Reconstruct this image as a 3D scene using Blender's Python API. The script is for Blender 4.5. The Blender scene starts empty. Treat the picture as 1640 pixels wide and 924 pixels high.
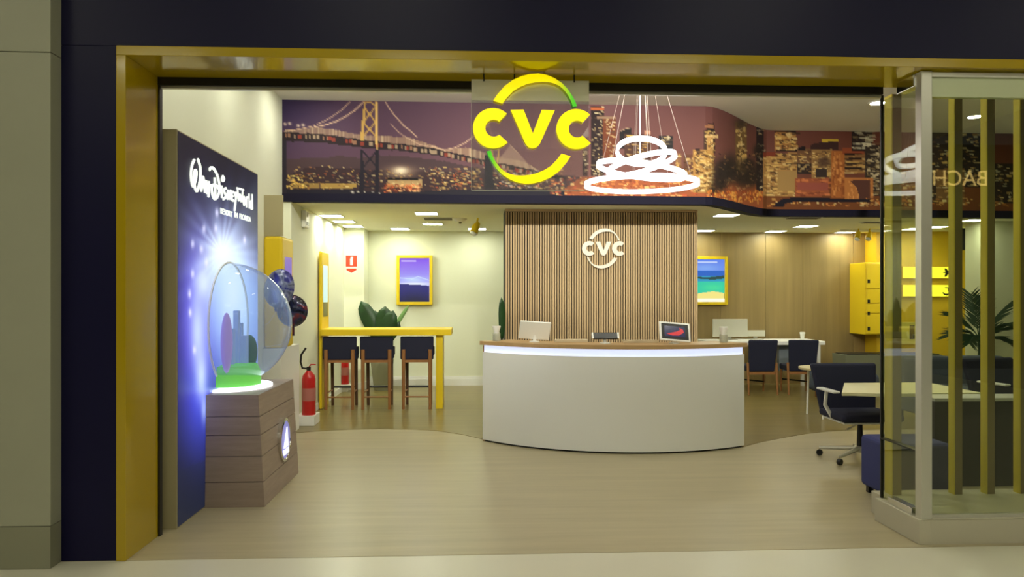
import bpy, bmesh, math, random
import numpy as np
from mathutils import Vector, Matrix

random.seed(7)
rng = np.random.default_rng(7)
PI = math.pi
S = bpy.context.scene
COL = S.collection

# ------------------------------------------------------------------ camera
FPX, HC, V0 = 1220.0, 1.55, 472.0
TH = math.atan(60 / FPX)
cam = bpy.data.cameras.new('camera')
cam.sensor_fit = 'HORIZONTAL'; cam.sensor_width = 36
cam.lens = 36 * FPX / 1640
cam.shift_y = 10 / 1640
cam.clip_start = 0.05
co = bpy.data.objects.new('camera', cam); COL.objects.link(co)
co.location = (0, 0, HC); co.rotation_euler = (PI / 2, 0, -TH)
S.camera = co
S.view_settings.view_transform = 'Standard'; S.view_settings.look = 'None'
S.view_settings.gamma = 1; S.view_settings.use_curve_mapping = False
S.view_settings.exposure = 0.1

# ------------------------------------------------------------------ world (dim mall ambience)
w = bpy.data.worlds.new('world'); S.world = w; w.use_nodes = True
w.node_tree.nodes['Background'].inputs[0].default_value = (0.9, 0.92, 0.78, 1)
w.node_tree.nodes['Background'].inputs[1].default_value = 0.10

# light levels, used by the lamp builders below
L_LOW, L_HIGH, L_MALL, L_RING = 32.0, 95.0, 7.0, 1.5
L_FILL_SPOT = 210.0
LAMP_COL = (1.0, 0.97, 0.80)
MALL_COL = (1.0, 0.98, 0.80)

# ------------------------------------------------------------------ photo pixel -> place
_F = (math.sin(TH), math.cos(TH)); _R = (math.cos(TH), -math.sin(TH))
def ray(u, v):
    a = (u - 820) / FPX
    return (_F[0] + a * _R[0], _F[1] + a * _R[1], (V0 - v) / FPX)
def on_z(u, v, z=0.0):
    d = ray(u, v); t = (z - HC) / d[2]; return Vector((t * d[0], t * d[1], z))
def on_y(u, v, Y):
    d = ray(u, v); t = Y / d[1]; return Vector((t * d[0], Y, HC + t * d[2]))
def on_x(u, v, X):
    d = ray(u, v); t = X / d[0]; return Vector((X, t * d[1], HC + t * d[2]))
def project(x, y, z):
    dep = x * _F[0] + y * _F[1]; r = x * _R[0] + y * _R[1]
    return 820 + FPX * r / dep, V0 - FPX * (z - HC) / dep
def X_at(u, Y): return on_y(u, V0, Y).x
def Z_at(v, Y, u=820): return on_y(u, v, Y).z

# ------------------------------------------------------------------ materials
def lin(c):
    out = []
    for v in c[:3]:
        v = v / 255
        out.append(v / 12.92 if v <= 0.04045 else ((v + 0.055) / 1.055) ** 2.4)
    return out
MATS = {}
def mat(name, col=(200, 200, 200), rough=0.5, metal=0.0, emit=None, es=0.0, coat=0.0, bump=0.0, bscale=200, var=0.0, vscale=(6, 6, 6), spec=0.5, attr=None, emit_attr=False):
    if name in MATS: return MATS[name]
    m = bpy.data.materials.new(name); m.use_nodes = True
    nt = m.node_tree; b = nt.nodes['Principled BSDF']
    c = lin(col)
    b.inputs['Base Color'].default_value = (*c, 1)
    b.inputs['Roughness'].default_value = rough; b.inputs['Metallic'].default_value = metal
    b.inputs['Coat Weight'].default_value = coat; b.inputs['Coat Roughness'].default_value = 0.06
    b.inputs['Specular IOR Level'].default_value = spec
    if var > 0 or bump > 0:
        tc = nt.nodes.new('ShaderNodeTexCoord'); mp = nt.nodes.new('ShaderNodeMapping')
        nt.links.new(tc.outputs['Object'], mp.inputs['Vector'])
    if var > 0:
        mp.inputs['Scale'].default_value = vscale
        n = nt.nodes.new('ShaderNodeTexNoise'); n.inputs['Scale'].default_value = 1.0; n.inputs['Detail'].default_value = 6; n.inputs['Roughness'].default_value = 0.65
        nt.links.new(mp.outputs[0], n.inputs['Vector'])
        r = nt.nodes.new('ShaderNodeValToRGB')
        r.color_ramp.elements[0].position = 0.3; r.color_ramp.elements[1].position = 0.7
        r.color_ramp.elements[0].color = (*[x * (1 - var) for x in c], 1)
        r.color_ramp.elements[1].color = (*[min(1, x * (1 + var)) for x in c], 1)
        nt.links.new(n.outputs['Fac'], r.inputs[0]); nt.links.new(r.outputs[0], b.inputs['Base Color'])
    if bump > 0:
        n2 = nt.nodes.new('ShaderNodeTexNoise'); n2.inputs['Scale'].default_value = bscale
        nt.links.new(tc.outputs['Object'], n2.inputs['Vector'])
        bp = nt.nodes.new('ShaderNodeBump'); bp.inputs['Strength'].default_value = bump; bp.inputs['Distance'].default_value = 0.004
        nt.links.new(n2.outputs['Fac'], bp.inputs['Height']); nt.links.new(bp.outputs[0], b.inputs['Normal'])
    if emit is not None:
        b.inputs['Emission Color'].default_value = (*lin(emit), 1); b.inputs['Emission Strength'].default_value = es
    if attr:
        a = nt.nodes.new('ShaderNodeVertexColor'); a.layer_name = attr
        if not emit_attr or es == 0 or name == 'letter_acrylic': nt.links.new(a.outputs[0], b.inputs['Base Color'])
        else: b.inputs['Base Color'].default_value = (0.02, 0.02, 0.02, 1)
        if emit_attr:
            nt.links.new(a.outputs[0], b.inputs['Emission Color']); b.inputs['Emission Strength'].default_value = es
    MATS[name] = m; return m

def glass(name, tint=(235, 245, 232), haze=0.0, haze_col=(200, 215, 235), ior=1.5, tr=0.0):
    if name in MATS: return MATS[name]
    m = bpy.data.materials.new(name); m.use_nodes = True; nt = m.node_tree
    nt.nodes.remove(nt.nodes['Principled BSDF']); out = nt.nodes['Material Output']
    t = nt.nodes.new('ShaderNodeBsdfTransparent'); t.inputs[0].default_value = (*lin(tint), 1)
    g = nt.nodes.new('ShaderNodeBsdfGlossy'); g.inputs['Roughness'].default_value = 0.01
    lw = nt.nodes.new('ShaderNodeLayerWeight'); lw.inputs['Blend'].default_value = 0.5
    pw = nt.nodes.new('ShaderNodeMath'); pw.operation = 'POWER'; pw.inputs[1].default_value = 4.0
    fr = nt.nodes.new('ShaderNodeMath'); fr.operation = 'MULTIPLY_ADD'; f0 = ((ior - 1) / (ior + 1)) ** 2
    nt.links.new(lw.outputs['Facing'], pw.inputs[0]); nt.links.new(pw.outputs[0], fr.inputs[0]); fr.inputs[1].default_value = 1 - f0; fr.inputs[2].default_value = f0
    mx = nt.nodes.new('ShaderNodeMixShader')
    nt.links.new(fr.outputs[0], mx.inputs[0]); nt.links.new(t.outputs[0], mx.inputs[1]); nt.links.new(g.outputs[0], mx.inputs[2])
    last = mx
    if haze > 0:
        d = nt.nodes.new('ShaderNodeBsdfDiffuse'); d.inputs[0].default_value = (*lin(haze_col), 1)
        tl = nt.nodes.new('ShaderNodeBsdfTranslucent'); tl.inputs[0].default_value = (*lin(haze_col), 1)
        ad = nt.nodes.new('ShaderNodeMixShader'); ad.inputs[0].default_value = 0.5
        nt.links.new(d.outputs[0], ad.inputs[1]); nt.links.new(tl.outputs[0], ad.inputs[2])
        m2 = nt.nodes.new('ShaderNodeMixShader'); m2.inputs[0].default_value = haze
        nt.links.new(mx.outputs[0], m2.inputs[1]); nt.links.new(ad.outputs[0], m2.inputs[2]); last = m2
    nt.links.new(last.outputs[0], out.inputs[0])
    MATS[name] = m; return m

M_WALL = mat('wall_paint', (234, 236, 214), 0.75, bump=0.05, bscale=300)
M_CEIL = mat('ceiling_paint', (236, 236, 212), 0.85)
M_UCEIL = mat('upper_ceiling_paint', (240, 238, 234), 0.85)
M_NAVY = mat('navy_panel', (14, 12, 50), 0.42, bump=0.03, bscale=40, spec=0.22)
M_YEL = mat('yellow_lacquer', (172, 146, 6), 0.14, coat=0.3)
M_YEL2 = mat('yellow_paint', (232, 200, 28), 0.4)
M_MALL = mat('mall_stone', (158, 158, 138), 0.45, var=0.03, vscale=(2, 2, 2))
M_MALLF = mat('mall_floor_tile', (210, 206, 188), 0.30, var=0.02, vscale=(1.5, 1.5, 1.5))
M_FL = mat('pale_vinyl_floor', (172, 161, 130), 0.34, var=0.10, vscale=(0.7, 9, 1), spec=0.4)
M_FD = mat('dark_vinyl_floor', (126, 112, 66), 0.28, var=0.20, vscale=(0.6, 7, 1), spec=0.45)
M_BLACK = mat('black', (14, 14, 15), 0.4)
M_WHITE = mat('white_laminate', (244, 244, 242), 0.35)
M_WHITE2 = mat('white_plastic', (235, 235, 230), 0.35)
M_ALU = mat('brushed_aluminium', (205, 203, 192), 0.3, metal=0.55)
M_CHROME = mat('chrome', (220, 220, 218), 0.12, metal=1.0)
M_WOOD = mat('wood_slat', (194, 166, 126), 0.5, var=0.10, vscale=(20, 20, 1.5))
M_WOODB = mat('wood_slat_backing', (30, 22, 16), 0.8)
M_WOODW = mat('wood_wall', (152, 130, 84), 0.42, var=0.16, vscale=(7, 7, 0.35))
M_WOODT = mat('wood_worktop', (190, 155, 108), 0.35, var=0.10, vscale=(1.5, 20, 20))
M_WOODL = mat('wood_leg', (150, 102, 58), 0.45, var=0.12, vscale=(20, 20, 2))
M_BEIGE = mat('beige_panel', (168, 158, 122), 0.35)
M_NAVYF = mat('navy_fabric', (28, 31, 56), 0.85, bump=0.25, bscale=500)
M_GREYF = mat('grey_blue_fabric', (72, 80, 96), 0.9, bump=0.25, bscale=500)
M_BLUEF = mat('blue_fabric', (52, 58, 112), 0.85, bump=0.25, bscale=500)
M_DARKB = mat('dark_fabric', (24, 24, 26), 0.85, bump=0.2, bscale=400)
M_RED = mat('extinguisher_red', (190, 22, 24), 0.3, coat=0.3)
M_LEAF = mat('dark_leaf', (28, 62, 26), 0.4, var=0.25, vscale=(12, 12, 12))
M_LEAF2 = mat('pale_leaf', (120, 160, 92), 0.5)
M_PALM = mat('palm_leaf', (46, 72, 48), 0.5)
M_POT = mat('grey_planter', (150, 150, 128), 0.6)
M_LAMP = mat('lamp_diffuser', (255, 255, 255), 0.5, emit=(252, 255, 230), es=L_LOW)
M_LAMPH = mat('lamp_diffuser_high', (255, 255, 255), 0.5, emit=(254, 253, 234), es=L_HIGH)
M_LAMPM = mat('lamp_diffuser_mall', (255, 255, 255), 0.5, emit=(255, 252, 226), es=L_MALL)
M_RING = mat('led_ring', (255, 255, 255), 0.5, emit=(250, 250, 255), es=L_RING)
M_LED = mat('led_strip', (220, 225, 255), 0.5, emit=(206, 218, 255), es=0.85)
M_LETTER = mat('letter_acrylic', rough=0.35, attr='Col', emit_attr=True, es=0.75)
M_LETTERW = mat('white_letter', (238, 232, 222), 0.4)
M_GLASS = glass('clear_glass', (238, 242, 228), ior=1.55)
M_GLASS2 = glass('side_glass', (238, 242, 222), haze=0.04, haze_col=(190, 190, 110), ior=1.55)
M_ACRY = glass('acrylic_panel', (238, 240, 240), haze=0.06, haze_col=(200, 190, 200), ior=1.3)
M_FROST = glass('frosted_strip', (240, 242, 232), haze=0.85, haze_col=(250, 250, 238), ior=1.3)
M_DOME = glass('dome_acrylic', (236, 242, 252), haze=0.15, haze_col=(196, 218, 255), ior=1.22)

# ------------------------------------------------------------------ mesh building
class MB:
    def __init__(s, org=(0, 0, 0)):
        s.bm = bmesh.new(); s.o = Vector(org)
    def _v(s, p): return s.bm.verts.new(Vector(p) - s.o)
    def _f(s, vs):
        try: return s.bm.faces.new(vs)
        except ValueError: return None
    def box(s, x0, x1, y0, y1, z0, z1, M=None):
        P = [(x, y, z) for x in (x0, x1) for y in (y0, y1) for z in (z0, z1)]
        if M is not None: P = [M @ Vector(p) for p in P]
        v = [s._v(p) for p in P]
        for f in ((0, 1, 3, 2), (4, 6, 7, 5), (0, 4, 5, 1), (2, 3, 7, 6), (0, 2, 6, 4), (1, 5, 7, 3)): s._f([v[i] for i in f])
        return s
    def hexa(s, bot, top):
        a = [s._v(p) for p in bot]; b = [s._v(p) for p in top]; n = len(a)
        s._f(a[::-1]); s._f(b)
        for i in range(n): s._f([a[i], a[(i + 1) % n], b[(i + 1) % n], b[i]])
        return s
    def prism(s, poly, fa, fb):
        """poly: 2D points, fa / fb: functions 2D -> 3D for the two caps"""
        return s.hexa([fa(p) for p in poly], [fb(p) for p in poly])
    def tube(s, pts, r, n=8, closed=False, caps=True):
        pts = [Vector(p) for p in pts]; rings = []; N = len(pts)
        rr = r if isinstance(r, (list, tuple)) else [r] * N
        up = None
        for i, p in enumerate(pts):
            if closed: d = pts[(i + 1) % N] - pts[i - 1]
            else: d = pts[min(i + 1, N - 1)] - pts[max(i - 1, 0)]
            d.normalize()
            if up is None:
                up = Vector((0, 0, 1)) if abs(d.z) < 0.9 else Vector((1, 0, 0))
            a = d.cross(up).normalized(); b = a.cross(d).normalized(); up = b
            rings.append([s._v(p + (a * math.cos(2 * PI * k / n) + b * math.sin(2 * PI * k / n)) * rr[i]) for k in range(n)])
        for i in range(N if closed else N - 1):
            A = rings[i]; B = rings[(i + 1) % N]
            for k in range(n): s._f([A[k], A[(k + 1) % n], B[(k + 1) % n], B[k]])
        if caps and not closed: s._f(rings[0][::-1]); s._f(rings[-1])
        return s
    def lathe(s, prof, n=24, c=(0, 0, 0), M=None, a0=0, a1=2 * PI):
        c = Vector(c); full = abs(a1 - a0 - 2 * PI) < 1e-6; rings = []
        for r, z in prof:
            ring = []
            if r < 1e-6:
                p = Vector((0, 0, z)); p = (M @ p) if M is not None else p
                v = s._v(p + c); ring = [v]
            else:
                for k in range(n if full else n + 1):
                    a = a0 + (a1 - a0) * k / n
                    p = Vector((r * math.cos(a), r * math.sin(a), z)); p = (M @ p) if M is not None else p
                    ring.append(s._v(p + c))
            rings.append(ring)
        for A, B in zip(rings, rings[1:]):
            m = max(len(A), len(B))
            for k in range(m if full else m - 1):
                a = [A[k % len(A)]] if len(A) == 1 else [A[k], A[(k + 1) % len(A)]]
                b = [B[k % len(B)]] if len(B) == 1 else [B[k], B[(k + 1) % len(B)]]
                if len(a) + len(b) >= 3: s._f(a + b[::-1])
        if full and prof[0] != prof[-1]:
            if len(rings[0]) > 2: s._f(rings[0][::-1])
            if len(rings[-1]) > 2: s._f(rings[-1])
        return s
    def ball(s, c, r, n=16, m=10):
        r = r if isinstance(r, (tuple, list)) else (r, r, r)
        prof = [(math.sin(PI * i / m), -math.cos(PI * i / m)) for i in range(m + 1)]
        prof[0] = (0, -1); prof[-1] = (0, 1)
        return s.lathe(prof, n, c, Matrix.Diagonal((r[0], r[1], r[2])))
    def strip(s, A, B, C=None):
        """quad strip between two point lists"""
        a = [s._v(p) for p in A]; b = [s._v(p) for p in B]
        for i in range(len(a) - 1): s._f([a[i], a[i + 1], b[i + 1], b[i]])
        return s
    def wallpath(s, path, z0, z1, t):
        """a vertical slab following a 2D path, thickness t to the left of travel"""
        n = len(path); off = []
        for i in range(n):
            d = Vector(path[min(i + 1, n - 1)]) - Vector(path[max(i - 1, 0)]); d.normalize()
            off.append((path[i][0] - d.y * t, path[i][1] + d.x * t))
        poly = list(path) + off[::-1]
        for i in range(n - 1):
            q = [path[i], path[i + 1], off[i + 1], off[i]]
            s.hexa([(p[0], p[1], z0) for p in q], [(p[0], p[1], z1) for p in q])
        return s
    def mesh(s, name, smooth=None):
        bmesh.ops.remove_doubles(s.bm, verts=s.bm.verts, dist=1e-6)
        bmesh.ops.recalc_face_normals(s.bm, faces=s.bm.faces)
        me = bpy.data.meshes.new(name); s.bm.to_mesh(me); s.bm.free()
        if smooth:
            for p in me.polygons: p.use_smooth = True
            me.set_sharp_from_angle(angle=math.radians(smooth))
        return me

def tag(o, label=None, cat=None, group=None, kind=None):
    if label: o['label'] = label
    if cat: o['category'] = cat
    if group: o['group'] = group
    if kind: o['kind'] = kind
    return o
def link(name, me, m, parent=None, bevel=0, seg=2, loc=None):
    o = bpy.data.objects.new(name, me); COL.objects.link(o)
    if m is not None:
        if not me.materials: me.materials.append(m)
    if parent is not None: o.parent = parent
    if loc is not None: o.location = loc
    if bevel:
        b = o.modifiers.new('bevel', 'BEVEL'); b.width = bevel; b.segments = seg; b.limit_method = 'ANGLE'
    return o
def thing(name, label, cat, loc=(0, 0, 0), rz=0, group=None, kind=None):
    o = bpy.data.objects.new(name, None); COL.objects.link(o)
    o.empty_display_size = 0.1; o.location = loc; o.rotation_euler = (0, 0, rz)
    return tag(o, label, cat, group, kind)
def part(name, mb, m, parent, bevel=0, smooth=None, seg=2, label=None):
    o = link(name, mb.mesh(name, smooth), m, parent, bevel, seg)
    if label: o['label'] = label
    return o
def solo(name, mb, m, label, cat, group=None, kind=None, bevel=0, smooth=None, seg=2, loc=None):
    o = link(name, mb.mesh(name, smooth), m, None, bevel, seg, loc)
    return tag(o, label, cat, group, kind)
def struct(name, mb, m, label, cat, bevel=0, smooth=None):
    return solo(name, mb, m, label, cat, kind='structure', bevel=bevel, smooth=smooth)
def copy_tree(o, parent=None, loc=None, rz=None, label=None):
    c = o.copy(); COL.objects.link(c)
    if parent is not None: c.parent = parent
    if loc is not None: c.location = loc
    if rz is not None: c.rotation_euler = (0, 0, rz)
    if label: c['label'] = label
    for ch in list(o.children): copy_tree(ch, c)
    return c
def vcol(me, cols):
    """per-vertex colours (linear floats, n x 3)"""
    a = me.color_attributes.new('Col', 'FLOAT_COLOR', 'POINT')
    c = np.ones((len(me.vertices), 4), dtype=np.float32); c[:, :3] = cols
    a.data.foreach_set('color', c.ravel())
def np_lin(c):
    c = np.clip(c, 0, 255) / 255.0
    return np.where(c <= 0.04045, c / 12.92, ((c + 0.055) / 1.055) ** 2.4)

# ------------------------------------------------------------------ a small painter for flat prints
class Paint:
    def __init__(s, x0, y0, x1, y1, sc=1.0):
        s.x0, s.y0, s.sc = x0, y0, sc
        s.W = int((x1 - x0) * sc); s.H = int((y1 - y0) * sc)
        s.a = np.zeros((s.H, s.W, 3)); yy, xx = np.mgrid[0:s.H, 0:s.W]
        s.X = xx / sc + x0; s.Y = yy / sc + y0
    def mix(s, m, c): s.a = s.a * (1 - m[..., None]) + np.array(c, float) * m[..., None]
    def rect(s, x0, x1, y0, y1, c, al=1.0):
        i0, i1 = int((x0 - s.x0) * s.sc), int(math.ceil((x1 - s.x0) * s.sc)); j0, j1 = int((y0 - s.y0) * s.sc), int(math.ceil((y1 - s.y0) * s.sc))
        i0, j0 = max(i0, 0), max(j0, 0)
        if i1 <= i0 or j1 <= j0: return
        s.a[j0:j1, i0:i1] = s.a[j0:j1, i0:i1] * (1 - al) + np.array(c, float) * al
    def poly(s, pts, c, al=1.0):
        ins = np.zeros(s.X.shape, bool); n = len(pts)
        for i in range(n):
            (xa, ya), (xb, yb) = pts[i], pts[(i + 1) % n]
            if ya == yb: continue
            cr = ((ya > s.Y) != (yb > s.Y)) & (s.X < (xb - xa) * (s.Y - ya) / (yb - ya) + xa); ins ^= cr
        s.mix(ins * al, c)
    def line(s, pts, wd, c, al=1.0):
        for (xa, ya), (xb, yb) in zip(pts, pts[1:]):
            dx, dy = xb - xa, yb - ya; L = dx * dx + dy * dy + 1e-9
            t = np.clip(((s.X - xa) * dx + (s.Y - ya) * dy) / L, 0, 1)
            d = np.hypot(s.X - xa - t * dx, s.Y - ya - t * dy)
            s.mix(np.clip(wd / 2 + 0.5 - d, 0, 1) * al, c)
    def blob(s, x, y, rx, ry, c, al=1.0, p=1.0):
        s.mix(al * np.exp(-(((s.X - x) / rx) ** 2 + ((s.Y - y) / ry) ** 2) ** p), c)
    def specks(s, x0, x1, y0, y1, n, cols, wmax=4, hmax=2, al=0.9):
        for _ in range(n):
            x, y = rng.uniform(x0, x1), rng.uniform(y0, y1)
            s.rect(x, x + rng.uniform(0.8, wmax), y, y + rng.uniform(0.6, hmax), cols[rng.integers(len(cols))], al * rng.uniform(0.5, 1))
    def bld(s, x0, x1, yt, yb, c, wins=None, n=0, wm=5, hm=1.6):
        s.rect(x0, x1, yt, yb, c)
        if wins: s.specks(x0 + 0.5, x1 - 2, yt + 1, yb - 1, n, wins, wm, hm)
    def at(s, u, v):
        i = np.clip(((np.asarray(u) - s.x0) * s.sc).astype(int), 0, s.W - 1); j = np.clip(((np.asarray(v) - s.y0) * s.sc).astype(int), 0, s.H - 1)
        return s.a[j, i]

def print_grid(name, P, m, parent=None):
    """P: (rows, cols, 3) vertex positions, colours in P.cols"""
    pos, cols = P; R, Cn, _ = pos.shape
    idx = np.arange(R * Cn).reshape(R, Cn)
    faces = np.stack([idx[:-1, :-1], idx[:-1, 1:], idx[1:, 1:], idx[1:, :-1]], -1).reshape(-1, 4)
    me = bpy.data.meshes.new(name)
    me.from_pydata(pos.reshape(-1, 3).tolist(), [], faces.tolist())
    vcol(me, np_lin(cols.reshape(-1, 3)))
    return link(name, me, m, parent)

# ================================================================== STRUCTURE
FY, RY = 4.55, 5.0            # shop front plane, inner edge of the reveal
XL = -2.027                   # left edge of the opening
ZT = 2.945                    # top of the opening
CL, CU = 2.63, 3.80           # lower ceiling, upper ceiling
XR = 8.4                      # right wall of the shop
FYO = 0.056                   # face width of the yellow frame

# floors
struct('floor', MB().box(-2.6, XR, FY, 13.3, -0.05, 0.0), M_FL, 'pale beige vinyl floor of the shop entrance', 'floor')
struct('floor_mall', MB().box(-7, 9, -6.2, FY, -0.06, -0.002), M_MALLF, 'glossy cream tiled floor outside the shop', 'floor')
# darker plank floor behind a wavy line
left = [on_z(u, v) for u, v in ((478, 693), (520, 690), (560, 688), (610, 687), (660, 688), (700, 690), (740, 696), (772, 703))]
right = [on_z(u, v) for u, v in ((1190, 716), (1215, 709), (1250, 702), (1290, 695), (1330, 690.5), (1370, 688.5), (1420, 688))]
edge = [(-2.6, left[0].y - 0.05)] + [(p.x, p.y) for p in left] + [(0.5, 8.0), (2.4, 7.75)] + [(p.x, p.y) for p in right] + [(XR, right[-1].y)]
mb = MB()
mb.hexa([(x, y, -0.01) for x, y in edge] + [(XR, 13.3, -0.01), (-2.6, 13.3, -0.01)], [(x, y, 0.003) for x, y in edge] + [(XR, 13.3, 0.003), (-2.6, 13.3, 0.003)])
struct('floor_back', mb, M_FD, 'darker wood plank floor behind the curved line', 'floor')

# mall side
zj = Z_at(83, 4.44, 40)
wl = thing('wall_mall', 'grey stone mall wall beside the navy shop front', 'wall', (-4.2, 4.44, 0), kind='structure')
o = Vector((-4.2, 4.44, 0))
part('wall_panel', MB(o).box(-7, -2.40, 4.44, 5.0, 0.24, zj - 0.002), M_MALL, wl, bevel=0.002)
part('wall_panel', MB(o).box(-7, -2.40, 4.44, 5.0, zj + 0.002, 4.6), M_MALL, wl, bevel=0.002)
part('skirting', MB(o).box(-7, -2.40, 4.437, 5.0, 0.0, 0.237), mat('mall_skirting', (138, 137, 116), 0.4), wl)
part('joint_backing', MB(o).box(-7, -2.41, 4.47, 4.99, 0.0, 4.6), mat('joint_grey', (70, 70, 58), 0.8), wl)
struct('ceiling_mall', MB().box(-7, 9, -6.2, 4.55, 4.6, 4.7), M_CEIL, 'plain mall ceiling high above the walkway', 'ceiling')
struct('wall_opposite', MB().box(-7, 14, -6.4, -6.2, 0, 4.7), mat('opposite_wall', (92, 86, 70), 0.6), 'brown wall of the shop across the mall', 'wall')

# navy shop front
zo = ZT + FYO; xo = XL - FYO
nf = thing('wall_front', 'dark navy panels of the shop front around the yellow frame', 'wall', (-2.2, FY, 0), kind='structure')
o = Vector((-2.2, FY, 0))
part('side_panel', MB(o).box(-2.40, xo, FY, RY, 0, zo), M_NAVY, nf, bevel=0.003)
part('header_panel', MB(o).box(-2.40, 8.6, FY, RY, zo, 4.6), M_NAVY, nf, bevel=0.003)
part('side_panel', MB(o).box(7.9, 8.6, FY, RY, 0, zo), M_NAVY, nf, bevel=0.003)
# yellow frame
yf = thing('trim_1', 'glossy yellow lacquered frame around the shop opening', 'door frame', (XL, FY, 0), kind='structure')
o = Vector((XL, FY, 0))
part('jamb', MB(o).box(xo, XL, FY - 0.012, RY, 0.0, ZT), M_YEL, yf, bevel=0.003)
part('head', MB(o).box(xo, 7.9, FY - 0.012, RY, ZT, zo), M_YEL, yf, bevel=0.003)
part('jamb', MB(o).box(7.85, 7.9, FY - 0.012, RY, 0, ZT), M_YEL, yf, bevel=0.003)
# black sliding track
tr = thing('trim_2', 'black sliding door track under the yellow frame', 'door track', (0.3, RY, ZT), kind='structure')
o = Vector((0.3, RY, ZT))
part('track', MB(o).box(XL, 2.74, RY - 0.015, RY + 0.06, ZT - 0.05, ZT + 0.02), M_BLACK, tr)
part('guide_rail', MB(o).box(XL, 2.74, RY + 0.01, RY + 0.04, ZT - 0.066, ZT - 0.05), M_ALU, tr)
part('side_channel', MB(o).box(XL - 0.005, XL + 0.012, RY - 0.012, RY + 0.03, 0, ZT - 0.05), M_BLACK, tr)

# interior walls
struct('wall_left', MB().box(-2.35, -2.215, RY, 8.93, 0, CU), M_WALL, 'off-white upper left wall of the shop', 'wall')
struct('wall_left_rear', MB().box(-2.35, -2.12, 8.93, 13.2, 0, CL), M_WALL, 'off-white left wall under the low ceiling', 'wall')
mb = MB().box(-2.35, 2.7, 13.0, 13.2, 0, CL)
struct('wall_back', mb, M_WALL, 'off-white back wall behind the bar table', 'wall')
xc0, xc1 = -2.12, X_at(583, 12.5)
struct('wall_column', MB().box(xc0, xc1, 12.5, 13.0, 0, CL), M_WALL, 'off-white boxed column in the back left corner', 'wall')
# wood clad back wall: boards
wb = thing('wall_back_right', 'wood clad back wall with vertical boards', 'wall', (5, 13.0, 0), kind='structure')
o = Vector((5, 13.0, 0))
xs = [2.7]
for dx in (0.62, 0.93, 0.80, 0.66, 0.90, 0.72, 0.85): xs.append(min(xs[-1] + dx, XR))
xs[-1] = XR
for a, b in zip(xs, xs[1:]): part('wall_panel', MB(o).box(a + 0.002, b - 0.002, 13.0, 13.1, 0, CL), M_WOODW, wb, bevel=0.003)
struct('wall_right', MB().box(XR, XR + 0.15, RY, 13.2, 0, CU), M_WALL, 'off-white right wall of the shop', 'wall')
mb = MB()
mb.box(-2.12, -2.105, 8.93, 12.5, 0, 0.09); mb.box(-2.12, xc1 + 0.015, 12.485, 12.5, 0, 0.12); mb.box(xc1, xc1 + 0.015, 12.5, 13.0, 0, 0.12)
mb.box(xc1, 2.7, 12.985, 13.0, 0, 0.12); mb.box(xc1, 2.7, 12.99, 13.0, 0.12, 0.165)
struct('baseboard_back', mb, M_WHITE, 'white painted skirting along the back wall', 'skirting')

# soffit with the night city print
p1, p2 = on_z(1140, 328, CL), on_z(1222, 345, CL)
path = [(-2.215, 8.91)]
for k in range(1, 30): path.append((-2.215 + (2.75 + 2.215) * k / 29, 8.91 + 0.06 * k / 29))
A, B = Vector((2.80, 8.97)), Vector((3.98, 10.22))
for k in range(1, 25):
    t = k / 24; s_ = t * t * (3 - 2 * t); s_ = 0.35 * s_ + 0.65 * t
    path.append((A.x + (B.x - A.x) * t, A.y + (B.y - A.y) * s_))
for k in range(1, 31): path.append((B.x + 0.05 + (XR - B.x - 0.05) * k / 30, B.y + 0.02 + 0.06 * k / 30))
ZB = CL + 0.09
mb = MB().wallpath(path, CL, CU + 0.02, 0.12)
struct('wall_soffit', mb, M_WALL, 'bulkhead wall between the upper and lower ceilings', 'wall')
mb = MB().wallpath([(x, y - 0.012) for x, y in path], CL - 0.006, ZB, 0.13)
struct('trim_3', mb, mat('fascia_navy', (26, 24, 44), 0.7, spec=0.15), 'dark navy fascia strip under the night city mural', 'fascia', smooth=30)
# ceilings
mb = MB()
poly = [(x, y + 0.05) for x, y in path] + [(XR, 13.2), (-2.35, 13.2)]
mb.hexa([(x, y, CL) for x, y in poly], [(x, y, CL + 0.06) for x, y in poly])
struct('ceiling', mb, M_CEIL, 'low plain ceiling over the rear of the shop', 'ceiling')
struct('ceiling_upper', MB().box(-2.35, XR, RY - 0.1, 10.6, CU, CU + 0.08), M_UCEIL, 'high grey ceiling over the shop entrance', 'ceiling')

# right hand glazed front: plinth, post, glass, slats
XG = 2.77
struct('trim_4', MB().box(XG - 0.02, XG + 0.055, FY + 0.04, 5.118, 0.0, 0.155).box(XG + 0.055, 7.85, FY + 0.04, 5.3, 0.0, 0.155), mat('plinth', (186, 180, 160), 0.4), 'low pale stone plinth under the glass front', 'plinth', bevel=0.004)
d1 = thing('window_1', 'large glass pane of the shop front with aluminium rails', 'window', (5.3, 4.63, 0.155), kind='structure')
o = Vector((5.3, 4.63, 0.155))
part('pane', MB(o).box(XG + 0.07, 7.85, 4.635, 4.645, 0.16, 2.80), M_GLASS, d1)
part('top_rail', MB(o).box(XG + 0.06, 7.85, 4.60, 4.66, 2.905, 2.935), M_ALU, d1, bevel=0.002)
part('header', MB(o).box(XG + 0.075, 7.85, 4.615, 4.66, 2.785, 2.905), mat('pale_header', (196, 204, 168), 0.25), d1)
part('post', MB(o).box(XG, XG + 0.068, 4.595, 4.665, 0.155, 2.94), M_ALU, d1, bevel=0.003)
part('bottom_rail', MB(o).box(XG + 0.068, 7.85, 4.62, 4.66, 0.155, 0.175), M_ALU, d1)
d2 = thing('window_2', 'narrow return pane of glass beside the entrance opening', 'window', (XG, 4.9, 0.155), kind='structure')
o = Vector((XG, 4.9, 0.155))
part('pane', MB(o).box(XG + 0.028, XG + 0.038, 4.668, 5.10, 0.16, 2.88), M_GLASS2, d2)
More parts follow.
